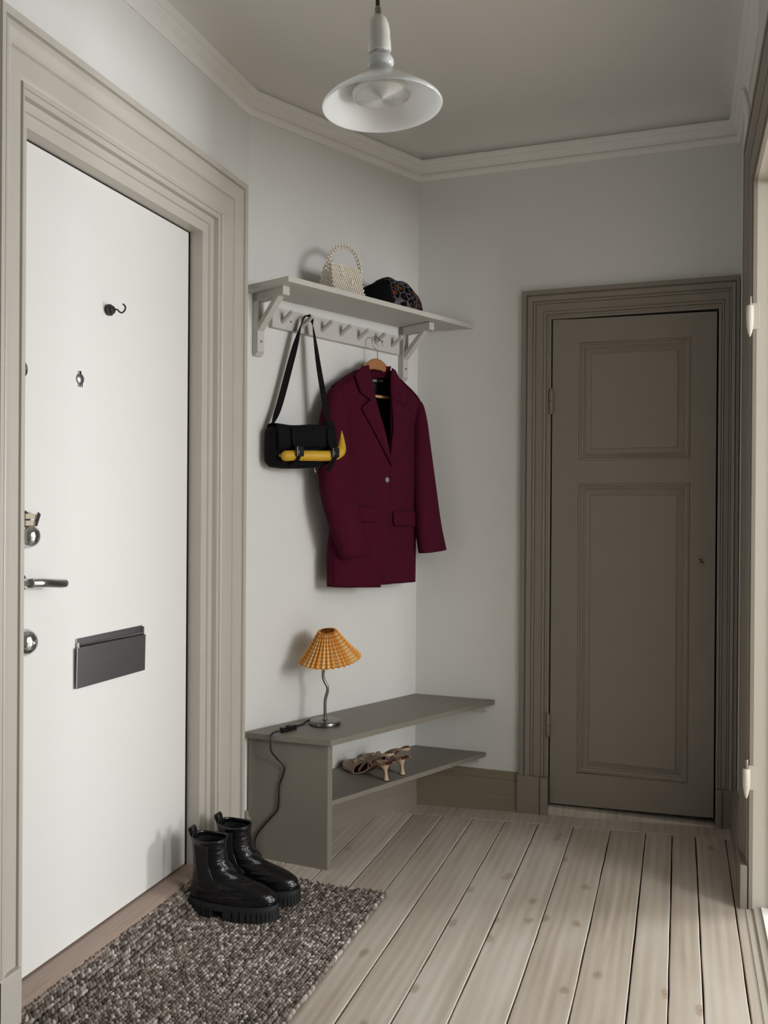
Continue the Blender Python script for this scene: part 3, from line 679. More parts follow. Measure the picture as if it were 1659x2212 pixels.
zb = zf(-1.22)+.0175
boot('black leather ankle boot nearer the camera on the rug', (-1.350, 2.190, zb), R(6))
boot('black leather ankle boot farther from the camera, behind the other', (-1.335, 2.312, zb), R(4))

# ------------------------------------------------------------------ strappy heels on the lower shelf
def heel_shoe(label, base, rot):
    t = Thing('slingback_heel', label, 'shoe', base, rotz=rot, group='nude heels on the lower shelf')
    tab = [(0, .066, .021), (.02, .0655, .024), (.045, .058, .0235), (.075, .040, .0205), (.105, .019, .024), (.135, .007, .033), (.165, .0045, .037), (.195, .006, .034), (.220, .009, .024), (.236, .0115, .010), (.240, .0125, .003)]
    xs = np.linspace(0, .240, 41)
    def sec(x, dz, k): z, w = interp(tab, x); return [(x, -w*k, z+dz), (x, -w*k*.5, z+dz-.0006), (x, 0, z+dz-.001), (x, w*k*.5, z+dz-.0006), (x, w*k, z+dz)]
    so = t.add('sole', loft([sec(x, 0, 1)+[(p[0], p[1], p[2]-.0045) for p in sec(x, 0, .93)[::-1]] for x in xs]), 'redinsole', smooth=50)
    t.add('insole', grid([sec(x, .0012, .93) for x in xs]), 'redinsole', so, smooth=180, label='red-brown insole')
    t.add('sole_edge', join(*[tube([(x, s*interp(tab, x)[1], interp(tab, x)[0]-.001) for x in xs[:28]], .0032, 6, 1) for s in (1, -1)]), 'nude', so, smooth=60)
    # flared spool heel with a deep cup
    hp = [(.0098, .0035, .000), (.0095, .006, .0), (.0072, .016, .001), (.0062, .028, .002), (.0072, .037, .004), (.0115, .044, .008), (.0175, .051, .013), (.0215, .058, .016), (.0225, .0655, .0165)]
    rings = [[(.016+dx+r*1.12*math.cos(a), r*math.sin(a), z) for a in np.linspace(0, 2*math.pi, 24, endpoint=False)] for r, z, dx in hp]
    t.add('heel', loft(rings), 'nudeheel', smooth=50, label='beige flared spool heel')
    t.add('heel_tip', lathe([(.0088, 0), (.0092, .003), (.0092, .0042)], 20, (.016, 0, 0)), 'darkinsole')
    # toe cap: arched shell over the front
    rows = []
    for i, x in enumerate(np.linspace(.150, .2405, 14)):
        z, w = interp(tab, x); hgt = .037*math.sqrt(max(.02, 1-((x-.150)/.094)**2.2)); row = []
        for j in range(15):
            a = math.pi*j/14; row.append((x-.016*(math.sin(a)**2)*(1-i/13), -(w+.002)*math.cos(a), z+hgt*math.sin(a)**.8))
        rows.append(row)
    tc = t.add('toe_cap', grid(rows), 'nude', smooth=180, solid=.0018)
    t.add('toe_trim', tube([Vector(p) for p in rows[0]], .0017, 6, 3), 'nude', tc, smooth=180)
    # knot on the vamp
    kn = [lathe([(.001, -.013), (.008, -.010), (.0115, 0), (.008, .010), (.001, .013)], 14, (.165, s*.012, .040), (.3, s*1., .35)) for s in (1, -1)]+[lathe([(.001, -.008), (.007, -.005), (.008, 0), (.007, .005), (.001, .008)], 12, (.163, 0, .041), (0, 0, 1))]
    t.add('knot', join(*kn), 'nude', smooth=180)
    # straps
    t.add('side_strap', ribbon([((.122, -.030, .014), (.8, 0, .3)), ((.135, -.028, .034), (.9, -.2, 0)), ((.150, -.008, .046), (.9, 0, 0)), ((.158, .016, .042), (.9, .2, 0)), ((.160, .034, .016), (.9, 0, 0))], .011, .0018), 'nude', smooth=40)
    t.add('sling_strap', ribbon([((.128, -.031, .018), (0, .1, 1)), ((.085, -.034, .062), (0, .1, 1)), ((.035, -.031, .092), (0, .1, 1)), ((-.004, -.019, .100), (0, .1, 1)), ((-.014, 0, .1005), (0, 0, 1)), ((-.004, .019, .100), (0, -.1, 1)), ((.035, .031, .092), (0, -.1, 1)), ((.085, .034, .062), (0, -.1, 1)), ((.128, .031, .018), (0, -.1, 1))], .009, .0016), 'nude', smooth=40)
    return t
RB = ANG+math.pi/2          # pointing into the slanting wall
heel_shoe('beige slingback heel nearer the bench front, standing in front', (-.972, 2.884, .2337), RB)
heel_shoe('beige slingback heel farther back, behind the other', (-.938, 2.966, .2346), RB-R(3))

# ------------------------------------------------------------------ table lamp
LX, LO = -.590, .125
Lw = BF.p((LX, -LO, 0))
zt = .4455
la = Thing('table_lamp', 'bedside lamp with orange gingham pleated shade on the bench', 'lamp', (Lw.x, Lw.y, zt))
cx, cy = Lw.x, Lw.y
la.add('base', lathe([(.050, zt), (.0545, zt+.002), (.0555, zt+.009), (.0535, zt+.014), (.048, zt+.017), (.040, zt+.0172), (.018, zt+.018), (.010, zt+.020), (.007, zt+.026)], 48, (cx, cy, 0)), 'lampmetal', smooth=35)
rv, tcv = Vector((.945, .327, 0)), Vector((.392, -.920, 0))
st = [(0, .022), (0, .06), (.0005, .085), (.004, .102), (.0085, .118), (.0075, .134), (-.002, .152), (-.0075, .170), (-.0065, .188), (-.003, .206), (-.002, .235)]
la.add('stem', tube([(cx+rv.x*a, cy+rv.y*a, zt+b) for a, b in st], .0054, 14, 5), 'lampmetal', smooth=60)
la.add('socket', lathe([(.010, zt+.230), (.014, zt+.236), (.014, zt+.275), (.009, zt+.280)], 20, (cx-rv.x*.002, cy-rv.y*.002, 0)), 'blackmetal', smooth=40)
def shade():
    up = (Vector((0, 0, 1))+tcv*.20-rv*.095).normalized(); X = (rv-up*rv.dot(up)).normalized(); Y = up.cross(X)
    cb = Vector((cx, cy, zt+.234))+rv*.016; npl = 34; K = 9; V, Fc, UVs = [], [], []
    n = npl*2
    for i in range(K):
        t = i/(K-1); r = .106*(1-t)+.0295*t; h = .101*t-.004*math.sin(math.pi*t); amp = .0062*(1-t)+.0034*t
        for j in range(n+1):
            a = 2*math.pi*j/n; rr = r+(amp if j % 2 else -amp)*(1 if i < K-1 else 1.15)
            V.append(cb+X*rr*math.cos(a)+Y*rr*math.sin(a)+up*h); UVs.append((j*.62, t*9.5))
    for i in range(K-1):
        for j in range(n): Fc.append((i*(n+1)+j, i*(n+1)+j+1, (i+1)*(n+1)+j+1, (i+1)*(n+1)+j))
    return V, Fc, UVs, cb, up, X, Y
V, Fc, UVs, cb, up, X, Y = shade()
so = la.add('lamp_shade', (V, Fc), 'gingham', label='pleated orange and cream gingham shade', solid=.0007)
uvl = so.data.uv_layers.new(name='UVMap')
for lp in so.data.loops: uvl.data[lp.index].uv = UVs[lp.vertex_index]
la.add('shade_ring', join(tube([cb+up*.098+(X*math.cos(a)+Y*math.sin(a))*.0245 for a in np.linspace(0, 2*math.pi, 25)], .0012, 6, 1),
       *[tube([cb+up*.098+(X*math.cos(a)+Y*math.sin(a))*.0245, cb+up*.085+(X*math.cos(a)+Y*math.sin(a))*.008, Vector((cx, cy, zt+.275))], .0011, 6, 2) for a in (0, 2.09, 4.18)]), 'blackmetal', so)
cz = zt+.004
cp = [(-1.224, 2.792, cz+.006), (-1.240, 2.770, cz+.004), (-1.243, 2.735, cz), (-1.252, 2.705, cz), (-1.246, 2.682, cz+.003)]
co = la.add('power_cord', tube(cp, .0032, 8), 'cord', smooth=60, label='thin black power cord')
cp2 = [(-1.270, 2.618, cz+.003), (-1.284, 2.594, cz+.001), (-1.287, 2.578, cz-.006), (-1.2845, 2.573, .425), (-1.2815, 2.572, .395), (-1.266, 2.592, .362), (-1.250, 2.603, .338), (-1.254, 2.606, .310), (-1.268, 2.606, .272), (-1.269, 2.606, .235), (-1.274, 2.606, .190), (-1.306, 2.606, .152), (-1.345, 2.606, .104), (-1.358, 2.606, .072), (-1.347, 2.604, .042), (-1.332, 2.600, .030), (-1.338, 2.598, .022), (-1.362, 2.596, .022), (-1.380, 2.594, .026)]
la.add('power_cord', tube(cp2, .0032, 8), 'cord', smooth=60, label='thin black power cord')
sa, sb = Vector((-1.246, 2.684, cz+.005)), Vector((-1.270, 2.620, cz+.005)); sd = (sb-sa).normalized(); sn = Vector((-sd.y, sd.x, 0))
q = [sa+sn*.006, sa+sd*.004+sn*.010, sb-sd*.004+sn*.010, sb+sn*.006, sb-sn*.006, sb-sd*.004-sn*.010, sa+sd*.004-sn*.010, sa-sn*.006]
sw = la.add('cord_switch', slab([(p.x, p.y, cz-.004) for p in q], [(p.x, p.y, cz+.013) for p in q], .0015), 'plastic')
m_ = (sa+sb)/2; la.add('switch_button', box(m_.x-.005, m_.x+.005, m_.y-.010, m_.y+.010, cz+.012, cz+.016, .001), 'plastic', sw)

# ------------------------------------------------------------------ pendant lamp
pe = Thing('pendant_lamp', 'white opal glass pendant lamp hanging from the ceiling', 'lamp', (-.563, 1.585, 2.10))
pc = Vector((-.563, 1.585, 0)); ax = (Vector((0, 0, 1))-rv*.055+tcv*.02).normalized()
pz = Vector((-.563, 1.585, 2.085))      # top of the glass shade
def along(prof, n=48): return lathe(prof, n, pz, ax)
gp = [(.0205, .004), (.0235, .002), (.0265, -.004), (.0265, -.011), (.0225, -.016), (.026, -.022), (.040, -.034), (.066, -.052), (.092, -.069), (.110, -.081), (.1165, -.0875), (.1185, -.092), (.117, -.0945), (.1135, -.0925),
      (.106, -.082), (.088, -.069), (.062, -.052), (.036, -.036), (.021, -.024), (.0185, -.012), (.018, .004)]
pg = pe.add('glass_shade', along(gp+[gp[0]], 64), 'opal', smooth=60)
pe.add('shade_collar', along([(.0175, -.006), (.0178, .016), (.0165, .018)], 32), 'chrome', smooth=40)
pe.add('porcelain_socket', along([(.0215, .012), (.0225, .016), (.0225, .034), (.0218, .036), (.0220, .050), (.0205, .064), (.0165, .076), (.010, .083), (.006, .085)], 40), 'porcelain', smooth=40)
pe.add('cord_grip', along([(.0062, .083), (.0062, .098), (.0045, .101)], 16), 'brass', smooth=40)
b0 = pe.add('reflector_bulb', along([(.013, .0), (.016, -.014), (.024, -.024), (.038, -.040), (.053, -.056), (.0585, -.064), (.0595, -.068), (.0575, -.072)], 48), 'bulb', smooth=60, label='large clear reflector bulb')
lp = [(.0575, -.0715)]
for i in range(1, 15):
    r = .0575*(1-i/15); z = -.0715-.007*math.sqrt(1-(r/.0575)**2)
    lp += [(r+.0016, z+.0012), (r, z)]
pe.add('bulb_lens', along(lp+[(.0005, -.0790)], 48), 'bulbface', b0, smooth=25)
t0 = pz+ax*.10
pe.add('cord', tube([t0, t0+Vector((-.0006, 0, .03)), t0+Vector((-.002, 0, .12)), Vector((t0.x-.004, t0.y, 2.665))], .0042, 10), 'cord', smooth=60)
pe.add('ceiling_cup', lathe([(.001, 2.645), (.03, 2.648), (.045, 2.67), (.047, 2.692)], 32, (t0.x-.004, t0.y, 0)), 'porcelain', smooth=40)

# ------------------------------------------------------------------ hanger and blazer
hg = Thing('wooden_hanger', 'wooden coat hanger with wire hook holding the burgundy blazer', 'hanger', (-.303, -.075, 1.63), BF)
HO = .076
def arm(s):
    P = smoothpath([(0, 1.752), (.030, 1.747), (.070, 1.722), (.125, 1.690), (.185, 1.660)], 5); rings = []
    for i, p in enumerate(P):
        t = i/(len(P)-1); h = .022*(1-t)+.010*t; w = .0075*(1-t)+.006*t
        rings.append([C3(-.303+s*p.x+a*0, HO+w*math.cos(q), p.y+h*math.sin(q)) for q in np.linspace(0, 2*math.pi, 12, endpoint=False) for a in (0,)])
    return loft(rings)
hg.add('hanger_arm', arm(-1), 'beech', smooth=40); hg.add('hanger_arm', arm(1), 'beech', smooth=40)
hg.add('trouser_bar', tube([C3(-.44, HO, 1.630), C3(-.17, HO, 1.630)], .0055, 12, 1), 'beechlight', smooth=60)
hg.add('hook', tube([C3(-.300, HO, 1.762), C3(-.299, HO-.003, 1.800), C3(-.306, .062, 1.818), C3(-.313, .058, 1.836), C3(-.308, .056, 1.853), C3(-.293, .055, 1.861), C3(-.272, .054, 1.857), C3(-.254, .052, 1.842), C3(-.248, .050, 1.830)], .0019, 8), 'chrome', smooth=60)

bz = Thing('blazer', 'burgundy oversized wool blazer hanging on a wooden hanger', 'blazer', (-.31, -.06, .92), BF)
XL = [(.90, -.53), (1.03, -.533), (1.20, -.512), (1.40, -.497), (1.55, -.497), (1.64, -.52), (1.76, -.52)]
XR = [(.90, -.096), (1.134, -.095), (1.343, -.10), (1.516, -.112), (1.625, -.075), (1.76, -.07)]
DP = [(.90, .062), (1.10, .066), (1.30, .068), (1.50, .066), (1.60, .052), (1.68, .034), (1.76, .026)]
def offf(x, z):
    l = interp(XL, z)[0]; r = interp(XR, z)[0]; c = (l+r)/2; h = (r-l)/2+.004; D = interp(DP, z)[0]
    u = max(-1, min(1, (x-c)/h)); e = max(0, 1-abs(u)**2.6)**.55
    k = max(0, (1.45-z)/.5)
    fold = .005*k*math.sin(x*38+1.2)*e+.0035*k*math.sin(x*71+z*5)*e
    return .074+D*e+fold
def offb(x, z):
    l = interp(XL, z)[0]; r = interp(XR, z)[0]; c = (l+r)/2; h = (r-l)/2+.004
    u = max(-1, min(1, (x-c)/h)); e = max(0, 1-abs(u)**3)**.5
    return .072-.042*e
def ruled(A, Bc, nv, nu, fn, d=0., puff=0.):
    a, b = resample(A, nv), resample(Bc, nv); rows = []
    for p, q in zip(a, b):
        row = []
        for j in range(nu):
            t = j/(nu-1); x, z = p*(1-t)+q*t; row.append(C3(x, fn(x, z)+d+puff*math.sin(math.pi*t), z))
        rows.append(row)
    return grid(rows)
Ledge = [(-.530, .922), (-.533, 1.03), (-.512, 1.2), (-.497, 1.4), (-.497, 1.55), (-.520, 1.640)]
Lin = [(-.340, .914), (-.322, 1.10), (-.304, 1.25), (-.296, 1.366), (-.330, 1.49), (-.366, 1.618), (-.392, 1.712)]
Redge = [(-.099, .921), (-.095, 1.134), (-.10, 1.343), (-.112, 1.516), (-.072, 1.626)]
Rin = [(-.372, .924), (-.345, 1.10), (-.322, 1.25), (-.308, 1.366), (-.290, 1.49), (-.278, 1.618), (-.258, 1.728)]
body = bz.add('front_panel', ruled(Ledge, Lin, 60, 24, offf, .0045), 'wool', smooth=180, solid=.003)
bz.add('front_panel', ruled(Redge, Rin, 60, 28, offf, .0), 'wool', smooth=180, solid=.003)
bz.add('back_panel', ruled([(-.530, .925), (-.533, 1.03), (-.512, 1.2), (-.497, 1.4), (-.497, 1.55), (-.520, 1.640), (-.40, 1.705)], [(-.099, .925), (-.095, 1.134), (-.10, 1.343), (-.112, 1.516), (-.072, 1.626), (-.25, 1.725)], 40, 24, offb), 'wool', smooth=180, solid=.003)
bz.add('lining', ruled([(-.50, .95), (-.49, 1.4), (-.48, 1.6), (-.405, 1.690)], [(-.12, .95), (-.125, 1.4), (-.12, 1.58), (-.25, 1.700)], 40, 24, lambda x, z: offb(x, z)+.006+.002*math.sin(x*90)), 'lining', smooth=180, label='dark lining')
for xe, sg in ((XL, 0), (XR, 1)):      # side seams join front and back
    rows = []
    for z in np.linspace(.923, 1.60, 24):
        x = interp(xe, z)[0]; a, b = offb(x, z), offf(x, z)+(.0045 if sg == 0 else 0)
        rows.append([C3(x-(-1)**sg*0+(.004 if sg else -.004)*math.sin(math.pi*j/4), a*(1-j/4)+b*j/4, z) for j in range(5)])
    bz.add('side_panel', grid(rows), 'wool', smooth=180, solid=.003)
# shoulders: close the top between front and back
def shoulder(A, Bc):
    rows = []
    for p, q in zip(resample(A, 14), resample(Bc, 14)):
        x, z = p; row = []
        f0 = offf(x, z)+.004; b0 = offb(x, z)
        for j in range(9): t = j/8; row.append(C3(x, b0*(1-t)+f0*t, z+.009*math.sin(math.pi*t)))
        rows.append(row)
    return grid(rows)
bz.add('shoulder', shoulder([(-.520, 1.640), (-.46, 1.676), (-.40, 1.710)], [(-.520, 1.640), (-.46, 1.676), (-.40, 1.710)]), 'wool', smooth=180, solid=.003)
bz.add('shoulder', shoulder([(-.072, 1.626), (-.16, 1.676), (-.255, 1.727)], [(-.072, 1.626), (-.16, 1.676), (-.255, 1.727)]), 'wool', smooth=180, solid=.003)
# lapels and collar
def front_on(x, z): return offf(x, z)
lp1 = bz.add('lapel', ruled([(-.366, 1.622), (-.350, 1.556), (-.334, 1.498), (-.312, 1.434), (-.2965, 1.372)], [(-.424, 1.580), (-.432, 1.568), (-.388, 1.494), (-.341, 1.427), (-.298, 1.366)], 26, 12, front_on, .011, .006), 'wool', smooth=180, solid=.0035)
lp2 = bz.add('lapel', ruled([(-.281, 1.622), (-.283, 1.523), (-.294, 1.46), (-.305, 1.372)], [(-.206, 1.590), (-.163, 1.570), (-.187, 1.50), (-.228, 1.43), (-.288, 1.370)], 26, 12, front_on, .009, .007), 'wool', smooth=180, solid=.0035)
bz.add('collar', ruled([(-.384, 1.735), (-.374, 1.69), (-.368, 1.65), (-.367, 1.618)], [(-.415, 1.724), (-.450, 1.690), (-.434, 1.628), (-.390, 1.602)], 18, 9, front_on, .015, .005), 'wool', smooth=180, solid=.0035)
bz.add('collar', ruled([(-.262, 1.738), (-.272, 1.69), (-.279, 1.65), (-.282, 1.620)], [(-.240, 1.722), (-.210, 1.680), (-.186, 1.632), (-.208, 1.592)], 18, 9, front_on, .013, .005), 'wool', smooth=180, solid=.0035)
rows = []
for i in range(15):      # collar stand behind the neck
    t = i/14; x = -.398+.150*t; o = .098-.052*math.sin(math.pi*t); z = 1.724+.012*t
    rows.append([C3(x, o, z+.012), C3(x, o-.004, z+.004), C3(x, o-.004, z-.012), C3(x, o, z-.030)])
bz.add('collar_stand', grid(rows), 'wool', smooth=180, solid=.003)
# sleeves
def sleeve(secs, n=20):
    O = [s[0] for s in secs]; I = [s[1] for s in secs]; D = [s[2] for s in secs]; H = [s[3] for s in secs]
    Os, Is = smoothpath([(x, z, 0) for x, z in O], 5), smoothpath([(x, z, 0) for x, z in I], 5); DH = smoothpath([(a, b, 0) for a, b in zip(D, H)], 5); rings = []
    for k, (o, i, dh) in enumerate(zip(Os, Is, DH)):
        c = (o+i)/2; e = (o-i)/2; t = k/(len(Os)-1); r = []
        for j in range(n):
            a = 2*math.pi*j/n; ca, sa = math.cos(a), math.sin(a)
            ca = math.copysign(abs(ca)**.8, ca); sa = math.copysign(abs(sa)**.8, sa)
            w = 1+.03*math.sin(t*19+2*a)*(1-abs(2*t-1))
            r.append(C3(c.x+e.x*ca, dh.x+dh.y*sa*w, c.y+e.y*ca))
        rings.append(r)
    return rings
sl = sleeve([((-.500, 1.655), (-.470, 1.650), .074, .010), ((-.528, 1.634), (-.466, 1.628), .076, .028), ((-.551, 1.590), (-.464, 1.575), .078, .036), ((-.573, 1.52), (-.462, 1.50), .080, .040), ((-.588, 1.39), (-.452, 1.38), .088, .041), ((-.588, 1.26), (-.436, 1.24), .102, .040), ((-.560, 1.14), (-.412, 1.12), .118, .036), ((-.518, 1.026), (-.388, 1.044), .130, .030)])
v, f = loft(sl, True, False); f.append(tuple(range(20))[::-1]); bz.add('sleeve', (v, f), 'wool', smooth=180, solid=.003)
sr = sleeve([((-.090, 1.640), (-.110, 1.630), .078, .010), ((-.072, 1.622), (-.108, 1.596), .082, .026), ((-.063, 1.560), (-.122, 1.540), .092, .034), ((-.056, 1.476), (-.132, 1.46), .104, .036), ((-.043, 1.301), (-.144, 1.30), .126, .036), ((-.031, 1.150), (-.150, 1.14), .148, .034), ((-.008, 1.046), (-.145, 1.035), .160, .030)])
v, f = loft(sr, True, False); f.append(tuple(range(20))[::-1]); bz.add('sleeve', (v, f), 'wool', smooth=180, solid=.003)
# pockets, dart seams, button
def flap(q, d):
    a, b, c, e = q
    rows = []
    for i in range(7):
        t = i/6; row = []
        for j in range(13):
            s = j/12; x0 = np.array(a)*(1-s)+np.array(b)*s; x1 = np.array(e)*(1-s)+np.array(c)*s; p = x0*(1-t)+x1*t
            if t > .6:      # rounded lower corners
                k = (t-.6)/.4; p[0] += (.010*k*k if s < .05 else 0)
            row.append(C3(p[0], offf(p[0], p[1])+d+.003*t, p[1]))
        rows.append(row)
    return grid(rows)
bz.add('pocket_flap', flap([(-.279, 1.196), (-.118, 1.196), (-.118, 1.137), (-.279, 1.140)], .006), 'wool', smooth=180, solid=.004)
bz.add('pocket_flap', flap([(-.452, 1.212), (-.366, 1.209), (-.370, 1.156), (-.446, 1.158)], .011), 'wool', smooth=180, solid=.004)
def seam(pts, d): return tube([C3(x, offf(x, z)+d, z) for x, z in resample(pts, 24)], .0011, 6, 1)
bz.add('seam', seam([(-.279, 1.202), (-.118, 1.202)], .002), 'woolseam'); bz.add('seam', seam([(-.452, 1.218), (-.366, 1.215)], .007), 'woolseam')
bz.add('seam', seam([(-.262, 1.350), (-.262, 1.205)], .0015), 'woolseam')
bz.add('seam', seam([(-.405, 1.36), (-.400, 1.215)], .006), 'woolseam')
ob = offf(-.322, 1.312)+.008
bt = bz.add('button', lathe([(.0098, 0), (.0105, .002), (.010, .0042), (.0075, .0038), (.0062, .0030)], 28, C3(-.322, ob, 1.312), (0, -1, 0)), mat('horn_button', (.20, .18, .175), .25, var=.3, vscale=200), smooth=35, label='grey horn button')
bz.add('button_centre', lathe([(.0062, .0030), (.0055, .0036), (.0028, .0036), (.0024, .0028)], 20, C3(-.322, ob, 1.312), (0, -1, 0)), mat('button_middle', (.42, .40, .38), .4), bt, smooth=30)
bz.add('button_thread', lathe([(.0024, .0025), (.0022, .0042), (.0010, .0046)], 12, C3(-.322, ob, 1.312), (0, -1, 0)), M['lining'], bt)
# woven neck label with printing
lo = .052
nl = bz.add('neck_label', slab([C3(-.316, lo, 1.684), C3(-.240, lo, 1.690), C3(-.240, lo, 1.703), C3(-.316, lo, 1.700)], [C3(-.316, lo+.001, 1.684), C3(-.240, lo+.001, 1.690), C3(-.240, lo+.001, 1.703), C3(-.316, lo+.001, 1.700)]), 'lining')
def text(t, size, x, o, z, name, parent, th, m):
    cu = bpy.data.curves.new('t', 'FONT'); cu.body = t; cu.size = size; cu.extrude = .0002
    to = bpy.data.objects.new('t', cu); COL.objects.link(to)
    me = bpy.data.meshes.new_from_object(to.evaluated_get(bpy.context.evaluated_depsgraph_get())); bpy.data.objects.remove(to)
    ob = bpy.data.objects.new(name, me); COL.objects.link(ob); me.materials.clear(); me.materials.append(M[m])
    ob.parent = parent; b = th.base
    ob.matrix_local = Matrix.Translation(Vector((x, -o, z))-b) @ Matrix.Rotation(R(90), 4, 'X') @ Matrix.Rotation(R(3), 4, 'Z')
text('LVII', .0125, -.303, lo+.0018, 1.6880, 'label_print', nl, bz, 'label')
bz.add('label_lines', join(box(-.268, -.247, -(lo+.0016), -(lo+.001), 1.6935, 1.6948), box(-.262, -.247, -(lo+.0016), -(lo+.001), 1.6965, 1.6978)), 'label', nl)

# ------------------------------------------------------------------ black shoulder bag with a banana strapped on
bg = Thing('shoulder_bag', 'small black nylon shoulder bag hanging by its strap', 'bag', (-.68, -.08, 1.345), BF)
def fo(x): return .078+(x+.770)*.40      # front depth, the right end swings outwards
def rrect(x, o0, o1, z0, z1, r, n=5):
    pts = []
    for (co, cz_, a0) in ((o1-r, z1-r, 0), (o0+r, z1-r, 90), (o0+r, z0+r, 180), (o1-r, z0+r, 270)):
        for k in range(n): a = R(a0+90*k/(n-1)); pts.append(C3(x, co+r*math.cos(a), cz_+r*math.sin(a)))
    return pts
rings = []
for x, e, z0, z1 in [(-.786, .026, 1.372, 1.462), (-.781, .010, 1.355, 1.478), (-.768, .002, 1.345, 1.486), (-.73, 0, 1.341, 1.487), (-.68, 0, 1.342, 1.484), (-.63, 0, 1.348, 1.486), (-.595, .002, 1.357, 1.489), (-.583, .010, 1.368, 1.484), (-.578, .022, 1.382, 1.470)]:
    f0 = fo(x); b0 = max(.012, f0-.062); r = min(.016, (f0-b0-2*e)/2.2); rings.append(rrect(x, b0+e*.8, f0-e*.8, z0, z1, max(r, .004)))
bg.add('bag_body', loft(rings), 'nylon', smooth=50)
rows = []
for x in np.linspace(-.772, -.577, 24):
    b0 = max(.012, fo(x)-.062); f0 = fo(x); w = .0015*math.sin(x*60); u = (x+.772)/.195
    zc = 1.402+.012*u+.006*math.sin(u*3); tp = 1.4895+.003*math.cos(x*40)
    rows.append([C3(x, b0+.004, tp-.020), C3(x, b0+.010, tp), C3(x, (b0+f0)/2, tp+.003), C3(x, f0-.006, tp), C3(x, f0+.004, tp-.012), C3(x, f0+.007+w, tp-.035), C3(x, f0+.008+w, (tp+zc)/2), C3(x, f0+.009-w, zc+.015), C3(x, f0+.010, zc)])
bg.add('flap', grid(rows), 'nylon', smooth=180, solid=.004)
# webbing with side-release buckles
for x, zl in ((-.722, 1.352), (-.604, 1.335)):
    a = bg.add('webbing', ribbon([(C3(x, fo(x)+.012, 1.480), (1, 0, 0)), (C3(x, fo(x)+.015, 1.44), (1, 0, 0)), (C3(x, fo(x)+.030, 1.408), (1, 0, 0)), (C3(x, fo(x)+.046, 1.388), (1, 0, 0)), (C3(x, fo(x)+.030, 1.366), (1, 0, 0)), (C3(x, fo(x)+.008, zl+.004), (1, 0, 0)), (C3(x, fo(x)+.006, zl), (1, 0, 0))], .020, .0018), 'nylon', smooth=40)
    bg.add('buckle', join(box(x-.0145, x+.0145, -(fo(x)+.048), -(fo(x)+.036), 1.380, 1.414, .002), box(x-.012, x+.012, -(fo(x)+.052), -(fo(x)+.046), 1.386, 1.402, .002)), 'plastic', a)
bg.add('strap', ribbon([(C3(-.776, .036, 1.385), (0, 1, 0)), (C3(-.772, .036, 1.465), (.4, .9, 0)), (C3(-.732, .037, 1.560), (1, -.1, 0)), (C3(-.678, .041, 1.740), (1, -.1, 0)), (C3(-.646, .050, 1.855), (.6, .8, 0)), (C3(-.635, .054, 1.880), (.2, 1, 0)), (C3(-.619, .054, 1.8885), (0, 1, 0)), (C3(-.605, .055, 1.878), (.1, 1, 0)), (C3(-.600, .060, 1.840), (.7, .6, 0)), (C3(-.590, .080, 1.700), (1, .1, 0)), (C3(-.578, .104, 1.560), (1, -.1, 0)), (C3(-.574, .112, 1.500), (1, .2, 0)), (C3(-.574, .114, 1.470), (1, .1, 0))], .024, .002), 'nylon', smooth=40)
bg.add('strap_tab', box(-.592, -.556, -.128, -.104, 1.478, 1.512, .003), 'nylon')
bg.add('ring', tube([C3(-.598+.013*math.cos(a), .085, 1.343+.013*math.sin(a)) for a in np.linspace(0, 2*math.pi, 21)], .0020, 8, 1), 'chrome', smooth=60, label='small steel ring')
bn = Thing('banana', 'ripe yellow banana strapped to the front of black bag', 'banana', (-.68, -.13, 1.37), BF)
bp_ = [(-.768, fo(-.768)+.018, 1.383), (-.755, fo(-.755)+.020, 1.382), (-.72, fo(-.72)+.022, 1.384), (-.67, fo(-.67)+.023, 1.385), (-.62, fo(-.62)+.023, 1.386), (-.585, fo(-.585)+.022, 1.392), (-.567, fo(-.575)+.020, 1.410), (-.5605, fo(-.575)+.016, 1.438), (-.558, fo(-.575)+.012, 1.468)]
def br(t): return .0185*min(1, (t/.13+.12))**.6*(1 if t < .72 else max(.22, 1-((t-.72)/.28)**1.1*.85))
bn.add('peel', tube([C3(*p) for p in bp_], br, 9, 6), 'banana', smooth=50)
bn.add('tip', lathe([(.0045, 0), (.0062, .006), (.0035, .010)], 8, C3(-.774, fo(-.774)+.018, 1.383), (1, 0, 0)), 'bananatip')
bn.add('stem', tube([C3(-.558, fo(-.575)+.012, 1.462), C3(-.5575, fo(-.575)+.010, 1.476)], .0035, 7, 1), 'bananatip')

# ------------------------------------------------------------------ pearl handbag
pb = Thing('pearl_handbag', 'small box-shaped handbag beaded all over with white pearls', 'handbag', (-.535, -.14, 1.951), BF)
def ico(r):
    b = bmesh.new(); bmesh.ops.create_icosphere(b, subdivisions=2, radius=r); return grab(b)
Z0 = 1.9515
X0, X1, O0, O1 = -.616, -.476, .098, .192; HB = .098
def corner(u, w, h):     # tapered body: u across, w depth, h height 0..1
    tx = .010*h; to = .026*h
    return C3((X0+tx)*(1-u)+(X1-tx*.4)*u, (O0+to)*(1-w)+(O1-to)*w, Z0+.004+HB*h)
def beads(pts, r=.0042):
    bv, bf = ico(r); bv = np.array(bv); V, Fc = [], []
    for p in pts:
        n = len(V)*len(bv); V.append(bv+np.array(p)); Fc += [tuple(i+n for i in q) for q in bf]
    return np.concatenate(V).tolist(), Fc
pts = []
NR = 14; NC = 15; ND = 10
for k in range(NR):
    h = k/(NR-1); off = .5 if k % 2 else 0
    for j in range(NC):
        u = (j+off)/(NC-.5)
        if u <= 1.0: pts.append(corner(u, 1, h)); pts.append(corner(u, 0, h))
    for j in range(1, ND):
        w = (j+off-.25)/(ND)
        if w < 1: pts.append(corner(0, w, h)); pts.append(corner(1, w, h))
